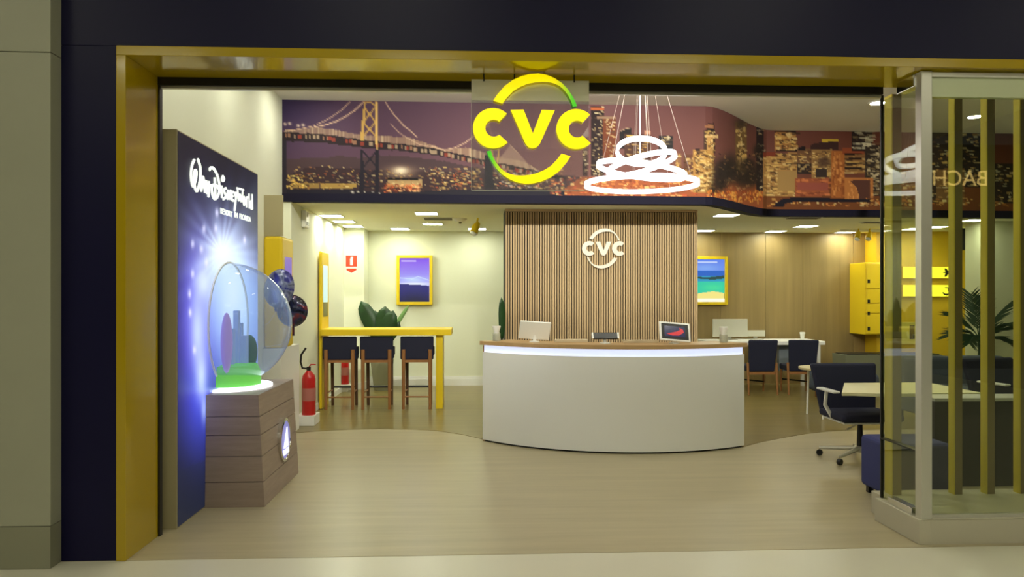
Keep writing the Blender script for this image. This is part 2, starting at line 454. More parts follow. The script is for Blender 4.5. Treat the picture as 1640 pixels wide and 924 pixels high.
part('edge_seal', MB(o).box(XG + 0.018, XG + 0.036, 5.10, 5.115, 0.02, 2.92), M_BLACK, d2)
part('clamp', MB(o).box(XG - 0.005, XG + 0.05, 4.70, 4.98, 0.156, 0.20), M_CHROME, d2, bevel=0.004)
part('clamp', MB(o).box(XG - 0.01, XG + 0.055, 4.66, 4.86, 2.86, 2.935), M_CHROME, d2, bevel=0.004)
part('black_clip', MB(o).box(XG + 0.005, XG + 0.055, 4.67, 5.10, 0.565, 0.57), M_BLACK, d2)
sl_us = (1428, 1476, 1528, 1580, 1633, 1686, 1739)   # front left edges
M_SLF = mat('brown_slat_face', (122, 106, 74), 0.4)
yl = mat('yellow_slat', (208, 188, 56), 0.4)
for i, u in enumerate(sl_us):
    Y = 5.16; x = X_at(u, Y) ; wd = 0.07 if i == 0 else 0.06; dp_ = 0.09 if i == 0 else 0.064
    nm = ['beside the entrance opening', 'just left of the aluminium post', 'first to the right of the aluminium post', 'second to the right of the aluminium post', 'third to the right of the aluminium post', '', ''][i]
    if not nm: continue
    t = thing('vertical_fin', 'yellow and brown vertical fin behind the glass, ' + nm, 'fin', (x, Y, 0.155), group='vertical fins behind the shop glass')
    part('fin_core', MB().box(0.006, wd, 0.0, dp_, 0, ZT - 0.155), M_SLF, t)
    part('yellow_side', MB().box(0.0, 0.006, -0.002, dp_, 0, ZT - 0.155), yl, t)

# ================================================================== LAMPS
def light_proto(name, label, size, m, z, group, depth=0.02):
    t = thing(name, label, 'ceiling light', (0, 0, z), group=group)
    h = size / 2
    mb = MB()
    for a in ((-h - .015, h + .015, -h - .015, -h), (-h - .015, h + .015, h, h + .015), (-h - .015, -h, -h, h), (h, h + .015, -h, h)):
        mb.box(a[0], a[1], a[2], a[3], -0.012, 0.0)
    part('frame', mb, M_WHITE2, t)
    part('diffuser', MB().box(-h, h, -h, h, -0.008, 0.0), m, t)
    return t
low = [((531, 345), 'square ceiling light, first in the row along the left wall'), ((551, 354), 'square ceiling light, second in the row along the left wall'), ((566, 362), 'square ceiling light, third in the row along the left wall'),
       ((683, 341), 'square ceiling light in front of the slim ceiling vent'), ((693, 358), 'square ceiling light just behind the slim ceiling vent'), ((641, 366), 'square ceiling light at the back wall above the purple poster'), ((764, 366), 'square ceiling light at the back wall beside the yellow spotlight'),
       ((1163, 344), 'square ceiling light just right of the slatted wood block'), ((1128, 369), 'square ceiling light above the beach poster'), ((1242, 370), 'square ceiling light at the wood wall above the two navy chairs'), ((1290, 362), 'square ceiling light between two others, in front of the wood wall'), ((1355, 371), 'square ceiling light at the wood wall beside the yellow ceiling spots'), ((1464, 366), 'square ceiling light seen through the return glass pane'), ((1499, 363), 'square ceiling light just right of the aluminium post, above the yellow wall'), ((1560, 352), 'added square fill light behind the fins in front of the dark screen')]  # the last one is an added light that brightens the lounge
proto = None
for (u, v), lab in low:
    p = on_z(u, v, CL)
    if proto is None:
        proto = light_proto('ceiling_light', lab, 0.28, M_LAMP, CL, 'square lights in the low ceiling'); proto.location = p
    else: copy_tree(proto, loc=p, label=lab)
# high ceiling downlights; front row, pouf and sofa ones are added fill lights
proto = None
pr = on_z(1406, 164, CU)
highs = [((pr.x, pr.y), 'round downlight in the high ceiling at the edge of the opening'), ((-1.75, 5.6), 'round downlight in the high ceiling above the blue display panel'), ((-1.75, 6.9), 'round downlight in the high ceiling above the balloons'), ((-1.75, 8.3), 'round downlight in the high ceiling above the yellow wall kiosk'),
         ((0.2, 5.7), 'added round fill light in the high ceiling left of the hanging shop sign'), ((1.4, 5.9), 'added round fill light in the high ceiling behind the hanging shop sign'), ((2.6, 5.7), 'added round fill light in the high ceiling right of the ring chandelier'), ((3.7, 5.9), 'added round fill light in the high ceiling above the blue pouf'), ((0.2, 8.0), 'round downlight in the high ceiling above the left end of the counter'), ((2.7, 8.0), 'round downlight in the high ceiling above the right end of the counter'), ((4.6, 7.4), 'round downlight in the high ceiling above the office chairs'), ((6.2, 7.4), 'round downlight in the high ceiling above the far right seats'), ((6.3, 9.3), 'added round fill light in the high ceiling above the grey blue sofa')]
for (x, y), lab in highs:
    if proto is None:
        proto = thing('downlight', lab, 'ceiling light', (x, y, CU), group='round lights in the high ceiling')
        part('rim', MB().lathe([(0.085, 0), (0.11, 0), (0.11, -0.012), (0.085, -0.012), (0.085, 0)], 28), M_WHITE2, proto)
        part('diffuser', MB().lathe([(0, -0.006), (0.085, -0.006), (0.085, 0.0), (0, 0)], 28), M_LAMPH, proto)
    else: copy_tree(proto, loc=(x, y, CU), label=lab)
# mall ceiling lamps (behind and above the camera)
proto = None
for i, (x, y) in enumerate([(x, y) for y in (1.6, -1.6, -4.4) for x in (-4.2, -0.8, 2.6, 6.0)]):
    if proto is None:
        proto = light_proto('mall_ceiling_light', 'large square light panel in the mall ceiling', 1.1, M_LAMPM, 4.6, 'light panels in the mall ceiling'); proto.location = (x, y, 4.6)
    else: copy_tree(proto, loc=(x, y, 4.6))

# unseen spotlights added inside the opening to brighten the counter and the mural
tk = thing('fill_spot_rail', 'added unseen black ceiling rail carrying four fill spotlights inside the opening', 'track', (1.4, 5.45, CU))
part('rail', MB().box(-2.4, 2.4, -0.02, 0.02, -0.03, -0.0005), M_BLACK, tk)
part('feed_box', MB().box(-2.5, -2.4, -0.025, 0.025, -0.035, -0.0005), M_BLACK, tk)
proto = None
for i, x in enumerate((-0.4, 0.8, 2.0, 3.3)):
    lab = 'added black fill spotlight on the ceiling rail, ' + ('first', 'second', 'third', 'fourth')[i] + ' from the left wall'
    if proto is None:
        proto = thing('fill_spotlight', lab, 'spotlight', (x, 5.45, CU - 0.03), group='added fill spotlights on the entrance rail')
        part('stem', MB().tube([(0, 0, -0.0005), (0, 0, -0.08)], 0.010, 8), M_BLACK, proto)
        part('can', MB().tube([(0, -0.06, -0.06), (0, 0.08, -0.11)], 0.035, 16), M_BLACK, proto, smooth=40)
        part('lens', MB().tube([(0, 0.0801, -0.11), (0, 0.083, -0.111)], 0.031, 16), M_WHITE2, proto)
        ld = bpy.data.lights.new('fill_spot_lamp', 'SPOT'); ld.energy = L_FILL_SPOT; ld.color = LAMP_COL; ld.spot_size = math.radians(95); ld.spot_blend = 0.9; ld.shadow_soft_size = 0.05
        lo = bpy.data.objects.new('fill_spot_lamp', ld); COL.objects.link(lo); lo.parent = proto; lo.location = (0, 0.10, -0.118); lo.rotation_euler = (math.radians(76), 0, 0)
    else: copy_tree(proto, loc=(x, 5.45, CU - 0.03), label=lab)

# ================================================================== MURAL
P = Paint(440, 150, 1900, 345)
# sky
tx = np.clip((P.X - 450) / 950, 0, 1); ty = np.clip((P.Y - 160) / 160, 0, 1)
for k, (c0, c1, c2) in enumerate(((70, 112, 104), (52, 76, 58), (84, 82, 50))):
    P.a[..., k] = np.where(tx < 0.55, c0 + (c1 - c0) * tx / 0.55, c1 + (c2 - c1) * (tx - 0.55) / 0.45) + ty * (14, 8, -4)[k]
P.blob(450, 165, 60, 40, (52, 42, 84), 0.7)
def za(*q): return [(450 + x / 5.436, 155 + y / 5.436) for x, y in q]
def zb(*q): return [(690 + x / 5.437, 155 + y / 5.437) for x, y in q]
def zc(*q): return [(940 + x / 5.433, 160 + y / 5.433) for x, y in q]
def zd(*q): return [(1130 + x / 4.993, 165 + y / 4.993) for x, y in q]
P.poly(za((0, 545), (200, 530), (400, 530), (500, 512), (690, 530), (850, 505), (1100, 520), (1359, 545)) + zb((300, 600), (600, 640), (1100, 680), (1400, 700), (1400, 900), (0, 900)) + za((0, 900)), (74, 56, 62))
P.poly(za((170, 640), (220, 612), (500, 615), (700, 625), (1000, 640), (1359, 650)) + zb((600, 670), (600, 900), (0, 900)) + za((0, 900), (0, 700)), (58, 42, 48))
gold = [(214, 172, 90), (240, 205, 120), (170, 110, 60), (255, 235, 170), (190, 90, 50), (120, 80, 60)]
x, y = za((1040, 650))[0]; P.blob(x, y, 22, 9, (190, 160, 130), 0.8); P.blob(x, y - 2, 10, 5, (255, 240, 215), 0.95)
for (u0, u1, c) in ((470, 512, (172, 140, 74)), (514, 572, (196, 160, 80)), (618, 676, (172, 128, 84))):
    P.rect(u0, u1, 293, 301, c, 0.8)
P.rect(620, 676, 287, 296, (190, 158, 110), 0.85); P.rect(618, 670, 285.5, 287.5, (30, 24, 28), 1)
P.specks(452, 780, 276, 302, 230, gold, 4, 1.2, 0.6)
P.specks(452, 490, 280, 306, 80, [(255, 226, 130), (240, 190, 90), (60, 40, 36)], 5, 2.2)
P.specks(614, 672, 294, 309, 130, [(226, 120, 70), (250, 190, 130), (120, 50, 36)], 4, 2)
P.specks(690, 900, 268, 305, 300, gold, 5, 1.4, 0.75)
P.specks(470, 780, 266, 280, 60, gold, 2.5, 1.0, 0.7)
# water
P.poly([(440, 302), (560, 303), (614, 308), (680, 305), (800, 302), (950, 304), (1000, 345), (440, 345)], (36, 33, 46))
P.poly([(440, 313.5), (960, 313.5), (960, 315), (440, 315)], (120, 100, 92), 0.7)
P.specks(560, 612, 306, 308.5, 14, [(220, 210, 200)], 3, 1.4)
# bridge deck
top = za((0, 300), (400, 325), (700, 370), (1000, 400), (1359, 448)) + zb((120, 470), (350, 520), (600, 575), (930, 640), (1180, 690))
bot = [(x, y + 15 - 9 * i / (len(top) - 1)) for i, (x, y) in enumerate(top)]
P.poly(top + bot[::-1], (44, 34, 40))
for (a, b), (c, d) in zip(zip(top, top[1:]), zip(bot, bot[1:])):
    n = int((b[0] - a[0]) / 3)
    for k in range(n):
        if rng.random() < 0.45: continue
        t = k / n; x = a[0] + (b[0] - a[0]) * t; y = a[1] + (b[1] - a[1]) * t + 4
        P.rect(x, x + 2, y, y + 5, [(206, 150, 112), (190, 70, 50), (232, 200, 160)][rng.integers(3)], 0.6)
# light haze of suspender lamps over the deck
hz = za((20, 290), (280, 262), (480, 285), (690, 330), (840, 335), (1100, 350), (1359, 430)) + zb((120, 460), (300, 440), (420, 470), (560, 520), (800, 560), (930, 630))
dk = za((20, 300), (280, 318), (480, 335), (690, 370), (840, 385), (1100, 415), (1359, 448)) + zb((120, 470), (300, 508), (420, 535), (560, 566), (800, 615), (930, 640))
P.poly(hz + dk[::-1], (166, 136, 108), 0.62)
for k in range(90):
    i = rng.integers(len(hz) - 1); t = rng.random()
    x = hz[i][0] + (hz[i + 1][0] - hz[i][0]) * t; y0 = hz[i][1] + (hz[i + 1][1] - hz[i][1]) * t; y1 = dk[i][1] + (dk[i + 1][1] - dk[i][1]) * t
    P.line([(x, y0), (x, y1)], 0.8, (220, 196, 160), 0.55)
P.poly(zb((590, 545), (690, 420), (850, 590), (860, 625), (590, 575)), (170, 140, 120), 0.6)
CB = (214, 178, 150)
P.line(za((600, 45), (530, 110), (440, 175), (360, 220), (280, 250), (120, 285), (20, 295)), 1.4, CB, 0.85)
P.line(za((715, 45), (640, 115), (560, 170), (480, 212), (400, 240), (280, 265)), 1.8, CB, 0.95)
P.line(za((905, 45), (940, 100), (990, 165), (1060, 240), (1180, 345)), 1.6, CB, 0.9)
P.line(za((955, 235), (1020, 300), (1080, 350), (1200, 410), (1359, 445)), 1.4, CB, 0.7)
P.line(zb((0, 420), (60, 445), (120, 462), (215, 442), (300, 395), (400, 320), (520, 200)), 1.6, CB, 0.9)
for q in za((30, 235), (75, 230), (150, 248), (192, 242)): P.blob(q[0], q[1], 2.4, 2, (250, 226, 196), 0.9)
# tower
GD = (196, 156, 86)
P.poly(za((724, 40), (738, 40), (722, 380), (688, 380)), GD); P.poly(za((812, 40), (836, 40), (836, 460), (822, 460), (820, 380)), (214, 174, 104))
for q in (za((730, 90), (810, 212)), za((808, 92), (722, 212)), za((728, 235), (822, 345)), za((812, 225), (700, 365)), za((730, 52), (765, 40)), za((775, 42), (812, 70))): P.line(q, 2.2, GD, 0.95)
DK = (36, 32, 44)
P.poly(za((690, 455), (716, 455), (722, 840), (680, 840)), DK); P.poly(za((820, 455), (846, 455), (852, 840), (818, 840)), DK)
for q in (za((712, 470), (832, 610)), za((825, 470), (718, 610)), za((718, 630), (835, 760)), za((830, 620), (716, 760)), za((690, 780), (850, 780))): P.line(q, 2.4, DK, 1)
P.poly(za((5, 370), (38, 370), (40, 840), (5, 840)), (44, 38, 50))
P.poly(zb((470, 500), (540, 500), (545, 800), (465, 800)), (34, 30, 40)); P.line(zb((520, 430), (555, 600)), 2, GD, 0.9); P.line(zb((590, 440), (575, 600)), 2.4, GD, 0.9)
P.line(zb((420, 330), (500, 245), (560, 420)), 1, CB, 0.5); P.line(zb((560, 300), (700, 430), (850, 590)), 1, CB, 0.5)
P.specks(800, 860, 272, 300, 60, [(230, 150, 110), (200, 190, 180), (40, 30, 36)], 5, 2)
# city, middle: lit horizon
P.poly([(905, 345), (905, 300), (930, 284), (1000, 280), (1160, 286), (1240, 300), (1240, 345)], (172, 92, 56), 0.85)
P.specks(880, 1190, 284, 314, 500, [(238, 150, 84), (255, 210, 140), (120, 56, 40), (200, 90, 60)], 6, 1.6, 0.85)
W1 = [(150, 130, 100), (210, 180, 130), (90, 70, 60), (240, 220, 180)]
WG = [(226, 186, 110), (196, 150, 84), (120, 84, 50), (70, 48, 36), (244, 214, 150)]
def B(z, a, b, t, bo, c, wins=W1, n=60, wm=5, hm=1.4):
    (x0, y0), (x1, y1) = z((a, t), (b, bo)); P.bld(x0, x1, y0, y1, c, wins, n, wm, hm)
B(zc, 35, 145, 55, 660, (46, 34, 38), W1, 90, 3.5, 1.2); B(zc, 35, 145, 68, 84, (190, 100, 60), None)
B(zc, -40, 0, 440, 660, (60, 40, 42), W1, 20)
B(zc, 145, 245, 160, 520, (116, 62, 44), W1, 60, 4, 1.2); B(zc, 90, 245, 152, 160, (150, 120, 100), None)
P.poly(zc((275, 420), (285, 270), (330, 246), (388, 236), (388, 420)), (40, 36, 40)); P.line(zc((280, 275), (330, 248), (388, 238)), 1, (190, 160, 130))
B(zc, 330, 545, 300, 560, (82, 56, 50), WG, 90, 7, 1.2); B(zc, 350, 450, 306, 318, (230, 190, 110), None); B(zc, 505, 550, 268, 300, (190, 140, 116), None)
B(zc, 630, 740, 310, 480, (44, 42, 46), W1, 25); B(zc, 770, 820, 465, 660, (140, 100, 76), WG, 30); B(zc, 840, 930, 480, 680, (104, 66, 54), WG, 50)
B(zc, 1020, 1110, 262, 460, (74, 52, 44), WG, 50, 4, 2); P.poly(zc((1040, 262), (1050, 205), (1100, 200), (1108, 262)), (40, 32, 36)); B(zc, 1030, 1100, 222, 240, (160, 110, 80), None)
B(zc, 1028, 1140, 306, 326, (222, 186, 130), None); B(zc, 1050, 1095, 325, 540, (196, 150, 96), WG, 40, 4, 2.5)
B(zc, 925, 1100, 440, 800, (176, 130, 74), WG, 240, 9, 1.8); B(zc, 950, 985, 425, 445, (60, 40, 40), None)
# angled stretch
B(zd, 240, 325, 150, 560, (122, 92, 58), WG, 70, 5, 3); P.blob(*zd((285, 160))[0], 10, 8, (62, 50, 44), 0.9); B(zd, 290, 328, 410, 480, (226, 180, 104), None)
B(zd, 408, 460, 165, 700, (46, 36, 40), W1, 30)
for q in [(130, 540, 16, 20), (200, 520, 14, 24), (330, 480, 12, 9), (300, 600, 18, 16), (420, 380, 9, 12), (110, 640, 14, 14), (370, 570, 12, 20), (50, 700, 8, 6)]:
    x, y = zd(q[:2])[0]; P.blob(x, y, q[2], q[3], (44, 38, 36), 0.9, 1.6)
P.specks(1150, 1222, 245, 300, 90, [(110, 84, 60), (160, 120, 80), (30, 26, 28)], 4, 1.6, 0.7)
P.specks(1130, 1222, 304, 323, 160, [(240, 140, 60), (255, 190, 90), (150, 60, 30)], 3, 4, 0.85)
# right stretch
P.poly([(1222, 345), (1222, 290), (1420, 290), (1900, 290), (1900, 345)], (120, 70, 40))
B(zd, 555, 722, 228, 380, (168, 116, 66), WG, 120, 9, 2.0); B(zd, 555, 722, 222, 230, (36, 26, 28), None)
B(zd, 460, 725, 400, 740, (176, 132, 80), WG, 330, 10, 1.6); B(zd, 460, 560, 395, 425, (130, 60, 44), None); B(zd, 560, 725, 378, 384, (30, 24, 26), None); B(zd, 575, 725, 545, 700, (172, 136, 84), None)
B(zd, 735, 850, 365, 560, (118, 82, 58), WG, 70, 5, 2); B(zd, 740, 795, 350, 376, (36, 28, 32), None); B(zd, 735, 860, 485, 560, (52, 40, 40), WG, 20)
P.poly(zd((838, 370), (838, 330), (950, 305), (1058, 312), (1058, 372)), (64, 40, 40)); B(zd, 935, 1055, 290, 308, (214, 180, 60), None)
B(zd, 848, 1008, 372, 600, (156, 118, 74), WG, 110, 6, 1.8); P.blob(*zd((940, 470))[0], 11, 9, (84, 60, 48), 0.9, 2); B(zd, 885, 970, 530, 590, (60, 48, 46), None)
B(zd, 720, 985, 600, 740, (160, 88, 58), [(200, 110, 60), (120, 60, 44), (220, 130, 80)], 60, 12, 2); B(zd, 735, 980, 640, 690, (156, 82, 70), None)
B(zd, 1005, 1110, 380, 750, (176, 104, 52), [(224, 150, 84), (140, 76, 40)], 90, 2, 9)
B(zd, 1110, 1290, 400, 560, (142, 100, 60), WG, 60, 20, 1.2); B(zd, 1100, 1260, 355, 405, (150, 74, 46), None)
for k in range(4): B(zd, 1112, 1245, 405 + k * 38, 412 + k * 38, (50, 32, 28), None)
B(zd, 1170, 1330, 212, 380, (48, 36, 36), [(200, 190, 160), (230, 220, 190), (120, 100, 70)], 60, 16, 1.2)
B(zd, 1280, 1400, 340, 740, (56, 44, 40), [(190, 170, 130), (120, 96, 60), (230, 210, 170)], 180, 7, 1.4)
B(zd, 1110, 1340, 600, 760, (190, 120, 64), [(230, 160, 90)], 30, 3, 6); P.poly(zd((1145, 615), (1315, 610), (1315, 760), (1225, 760), (1210, 680)), (92, 56, 48))
# beyond, behind the right glass
for (a, b, t, bo, c, n) in ((1408, 1440, 240, 320, (74, 54, 46), 60), (1440, 1475, 262, 325, (140, 90, 56), 60), (1475, 1520, 205, 325, (62, 48, 42), 120), (1530, 1572, 205, 300, (44, 36, 36), 110), (1500, 1545, 270, 325, (132, 96, 60), 60), (1572, 1592, 240, 325, (78, 56, 44), 40), (1592, 1640, 262, 325, (52, 42, 40), 90), (1640, 1720, 220, 325, (90, 64, 50), 100), (1720, 1800, 250, 325, (120, 84, 56), 90), (1800, 1900, 230, 325, (60, 48, 44), 90)):
    P.bld(a, b, t, bo, c, WG + [(220, 210, 180)], n, 7, 1.5)
P.specks(1222, 1900, 318, 330, 420, [(255, 206, 110), (220, 140, 70), (110, 70, 40), (255, 235, 170)], 5, 1.8, 0.85)
P.poly(zd((530, 832), (570, 790), (620, 758), (760, 752), (1310, 768), (1310, 790), (700, 788), (640, 800), (615, 832)), (32, 28, 40))
# onto the wall
s_pts = []
for (a, b) in zip(path, path[1:]):
    n = max(1, int((Vector(b) - Vector(a)).length / 0.0135))
    for k in range(n): s_pts.append((a[0] + (b[0] - a[0]) * k / n, a[1] + (b[1] - a[1]) * k / n))
s_pts.append(path[-1])
s_pts = [q for q in s_pts if q[0] < XR - 0.02]
sp = np.array(s_pts); sp[:, 1] -= 0.008
zz = np.linspace(CU - 0.001, ZB - 0.02, 76)
pos = np.zeros((len(zz), len(sp), 3)); pos[..., 0] = sp[None, :, 0]; pos[..., 1] = sp[None, :, 1]; pos[..., 2] = zz[:, None]
uu, vv = project(pos[..., 0], pos[..., 1], pos[..., 2])
vv = vv + 0.0
mur = print_grid('mural_print', (pos, P.at(uu, vv) * 0.95), mat('mural_print', rough=0.6, spec=0.15, attr='Col', emit_attr=True, es=0.0))
tag(mur, 'wide night city mural with a lit suspension bridge above the low ceiling', 'mural')

# ================================================================== LOGO
def logo_polys():
    """letters and swooshes in sign units (centre 0,0; total width about 703)"""
    cx, cy = 412.0, 402.0
    def fix(L): return [(x - cx, -(y - cy)) for x, y in L]
    out = {}
    def cshape(c0, r1, r2):
        pts = []
        a0, a1 = math.radians(47), math.radians(360 - 44)
        for k in range(33):
            a = a0 + (a1 - a0) * k / 32; pts.append((c0 + r1 * math.cos(a) * 1.0, 402 - r1 * math.sin(a)))
        b0, b1 = math.radians(50), math.radians(360 - 50)
        for k in range(25):
            a = b1 + (b0 - b1) * k / 24; pts.append((c0 + 4 + r2 * math.cos(a), 402 - r2 * math.sin(a)))
        return pts
    out['letter_c'] = [fix(cshape(182, 119, 50)), fix(cshape(676, 119, 50))]
    V = [(285, 292), (362, 290), (417, 430), (470, 290), (548, 291), (458, 492), (440, 512), (415, 519), (390, 512), (372, 490)]
    out['letter_v'] = [fix(V)]
    outer = [(183, 240), (205, 205), (250, 152), (300, 115), (350, 92), (400, 79), (450, 75), (500, 83), (545, 101), (590, 130), (625, 166), (650, 203), (668, 235), (680, 265)]
    inner = [(236, 256), (262, 222), (300, 182), (340, 157), (385, 138), (430, 128), (470, 124), (505, 125), (540, 132), (572, 145), (600, 168), (625, 200), (644, 236), (655, 270)]
    arc = fix(outer + inner[::-1]); out['arc'] = [arc, [(-x, -y) for x, y in arc]]
    return out
LG = logo_polys()
def logo_part(name, poly, parent, sc, d, m, grad, side=None):
    mb = MB(); n = len(poly)
    # cap faces may be concave: build by triangulated bmesh ngon
    f = mb.hexa([(x * sc, 0, y * sc) for x, y in poly], [(x * sc, -d, y * sc) for x, y in poly])
    mb.bm.normal_update()
    bmesh.ops.triangulate(mb.bm, faces=[q for q in mb.bm.faces if len(q.verts) > 4])
    me = mb.mesh(name)
    if grad:
        Y0, G0 = np_lin(np.array((255, 236, 0.))), np_lin(np.array((70, 190, 40.)))
        cols = np.zeros((len(me.vertices), 3))
        for i, v in enumerate(me.vertices):
            x = v.co.x / sc; t = 0
            if name == 'arc':
                xx = x if v.co.z > 0 else -x
                t = min(1, max(0, (xx - 130) / 110))
            cols[i] = Y0 * (1 - t) + G0 * t
        vcol(me, cols)
    ob = link(name, me, m, parent)
    if side is not None:
        me.materials.append(side)
        for p in me.polygons:
            if abs(p.normal.y) < 0.5: p.material_index = 1
    return ob
# hanging sign
SY = 4.80
c = on_y(851, 209, SY); k = 0.742 / 703 * (SY / 4.8)
sg = thing('shop_sign', 'large bright yellow three-letter shop sign with swooshes hanging in the opening', 'sign', (c.x, SY, c.z))
M_RET = mat('letter_return', rough=0.4, attr='Col')
for nm, L in LG.items():
    for pl in L: logo_part(nm, pl, sg, k, 0.055, M_LETTER, True, M_RET)
pl0, pl1 = on_y(755, 305, SY + 0.02), on_y(943, 163, SY + 0.02)
ztop = ZT
o = Vector((c.x, SY, c.z))
part('backing_panel', MB(o).box(pl0.x, pl1.x, SY + 0.012, SY + 0.020, pl0.z, pl1.z), M_ACRY, sg, bevel=0.003)
part('frosted_band', MB(o).box(pl0.x, pl1.x, SY + 0.012, SY + 0.020, pl1.z + 0.0005, Z_at(127, SY)), M_FROST, sg)
for u in (775, 824, 872, 920):
    x = X_at(u, SY); part('bracket', MB(o).box(x - 0.004, x + 0.004, SY + 0.008, SY + 0.024, Z_at(130, SY), ZT), M_BLACK, sg)
mb = MB(o)
mb.box(pl0.x - 0.001, pl0.x + 0.002, SY + 0.010, SY + 0.021, pl0.z, pl1.z); mb.box(pl0.x, pl1.x, SY + 0.010, SY + 0.021, pl0.z - 0.001, pl0.z + 0.002)
part('panel_edge', mb, mat('pale_edge', (206, 206, 196), 0.3), sg)

# ================================================================== CHANDELIER
CYY = 6.8
cc = on_y(1027, 295, CYY)
ch = thing('ring_chandelier', 'white glowing chandelier of four tilted rings on thin cables', 'chandelier', (cc.x, CYY, CU))
o = Vector((cc.x, CYY, CU))
def ring_part(v, hw, rx, ry, hh=0.022):
    r = hw * CYY / FPX; z = Z_at(v, CYY, 1027)
    Mx = Matrix.Rotation(ry, 3, 'Y') @ Matrix.Rotation(rx, 3, 'X')
    mb = MB(o); mb.lathe([(r - 0.012, -hh), (r + 0.012, -hh), (r + 0.012, hh), (r - 0.012, hh), (r - 0.012, -hh)], 64, (cc.x, CYY, z), Mx)
    part('ring', mb, M_RING, ch, smooth=40)
    return r, z, Mx
R = [ring_part(295, 90, 0, 0), ring_part(273, 71, 0.02, math.radians(9)), ring_part(263, 56, math.radians(-6), math.radians(-13)), ring_part(243, 39, math.radians(-20), math.radians(8))]
M_CAB = mat('pale_cable', (170, 152, 146), 0.5)
for i, (r, z, Mx) in enumerate(R):
    for a in ((0.5, 1.5, 2.5) if i else (0.25, 0.75, 1.25, 1.75)):
        p = Mx @ Vector((r * math.cos(a * PI), r * math.sin(a * PI), 0.02))
        part('cable', MB(o).tube([(cc.x + p.x, CYY + p.y, z + p.z), (cc.x + p.x * 0.22, CYY + p.y * 0.22, CU - 0.02)], 0.0017, 5), M_CAB, ch)
part('rod', MB(o).tube([(cc.x - 0.01, CYY, R[3][1] - 0.1), (cc.x - 0.01, CYY, CU)], 0.0045, 8), M_WHITE2, ch)
part('ceiling_rose', MB(o).lathe([(0, CU - 0.03), (0.16, CU - 0.03), (0.16, CU), (0, CU)], 28, (cc.x, CYY, 0)), M_WHITE2, ch)

# ================================================================== BLUE DISPLAY PANEL
PX = -1.966; PY0, PY1, PZ = 5.14, 7.02, 2.645
dp = thing('display_panel', 'tall backlit blue display panel with white script lettering and a starburst', 'display', (-2.09, 6.08, 0))
o = Vector((-2.09, 6.08, 0))
part('cabinet', MB(o).box(-2.213, PX, PY0, PY1, 0, PZ), M_BEIGE, dp, bevel=0.002)
D = Paint(265, 195, 430, 860, 1.0)
D.a[:] = (13, 13, 30)
D.blob(385, 560, 110, 150, (44, 44, 138), 0.8, 1.6)
D.blob(315, 690, 42, 80, (38, 48, 140), 0.85)
D.poly([(265, 760), (430, 700), (430, 870), (265, 870)], (24, 32, 58), 0.55)
D.blob(352, 475, 58, 120, (84, 70, 212), 0.8, 1.4)
D.blob(310, 520, 26, 160, (96, 86, 230), 0.75)
D.blob(320, 640, 18, 70, (60, 70, 215), 0.9)
D.blob(420, 320, 30, 60, (60, 70, 90), 0.5)
ang = np.arctan2((D.Y - 405) * 0.8, (D.X - 355) * 1.3); rr = np.hypot((D.Y - 405) * 0.8, (D.X - 355) * 1.3)
rays = 0.55 + 0.45 * np.cos(ang * 17 + np.sin(ang * 5) * 2)
D.mix(np.clip(1.15 * np.exp(-(rr / 46) ** 1.2) * (0.45 + 0.55 * rays), 0, 1), (190, 214, 255))
D.blob(362, 425, 34, 48, (214, 230, 255), 0.9); D.blob(357, 408, 22, 30, (248, 252, 255), 0.98)
D.blob(378, 490, 52, 95, (188, 222, 255), 0.92, 1.4); D.blob(372, 470, 22, 60, (236, 248, 255), 0.7)
D.blob(325, 452, 13, 26, (206, 220, 255), 0.95); D.blob(316, 530, 12, 60, (190, 206, 255), 0.95); D.blob(322, 600, 9, 40, (200, 216, 255), 0.9); D.blob(326, 655, 4, 22, (170, 190, 255), 0.9)
D.blob(395, 580, 45, 60, (160, 200, 250), 0.75)
for (x, y) in ((308, 390), (326, 366), (347, 340), (391, 384), (308, 438), (303, 470), (322, 398), (304, 500), (311, 560), (330, 420), (345, 365)):
    D.blob(x, y, 2.6, 6.5, (226, 226, 255), 0.9)
D.mix(np.clip((D.Y - 640) / 190, 0, 1) * 0.72, (20, 27, 44)); D.mix(np.clip((300 - D.Y) / 90, 0, 1) * 0.5, (12, 11, 26))
Ys = np.linspace(PY0 + 0.01, PY1 - 0.01, 110); Zs = np.linspace(PZ - 0.01, 0.01, 210)
pos = np.zeros((len(Zs), len(Ys), 3)); pos[..., 0] = PX + 0.003; pos[..., 1] = Ys[None, :]; pos[..., 2] = Zs[:, None]
uu, vv = project(pos[..., 0], pos[..., 1], pos[..., 2]); cols = D.at(uu, vv)
pos -= np.array(o)
print_grid('backlit_print', (pos, cols), mat('backlit_print', rough=0.4, spec=0.15, attr='Col', emit_attr=True, es=1.15), dp)
# lettering (raised strokes on the panel)
M_LIT = mat('lit_white_letter', (240, 244, 240), 0.4, emit=(238, 246, 232), es=0.95)
def z7(q): return on_x(280 + q[0] / 5.133, 220 + q[1] / 5.133, PX)
def strokes(name, lines, wds):
    mb = MB(o)
    for ln, wd in zip(lines, wds):
        pts = [z7(q) for q in ln]
        # smooth the polyline
        for _ in range(2 if len(pts) > 2 else 0):
            q2 = [pts[0]]
            for a, b in zip(pts, pts[1:]): q2 += [a.lerp(b, 0.25), a.lerp(b, 0.75)]
            pts = q2 + [pts[-1]]
        for i, p in enumerate(pts): pts[i] = Vector((PX + 0.006, p.y, p.z))
        mb.tube(pts, wd, 6)
    return part(name, mb, M_LIT, dp, smooth=60)
strokes('lettering', [[(150, 185), (128, 235), (120, 320), (135, 405), (150, 395), (166, 330), (168, 268), (152, 272), (146, 330), (152, 410), (172, 452), (190, 400), (203, 310), (200, 240), (180, 178)]], [0.0116])
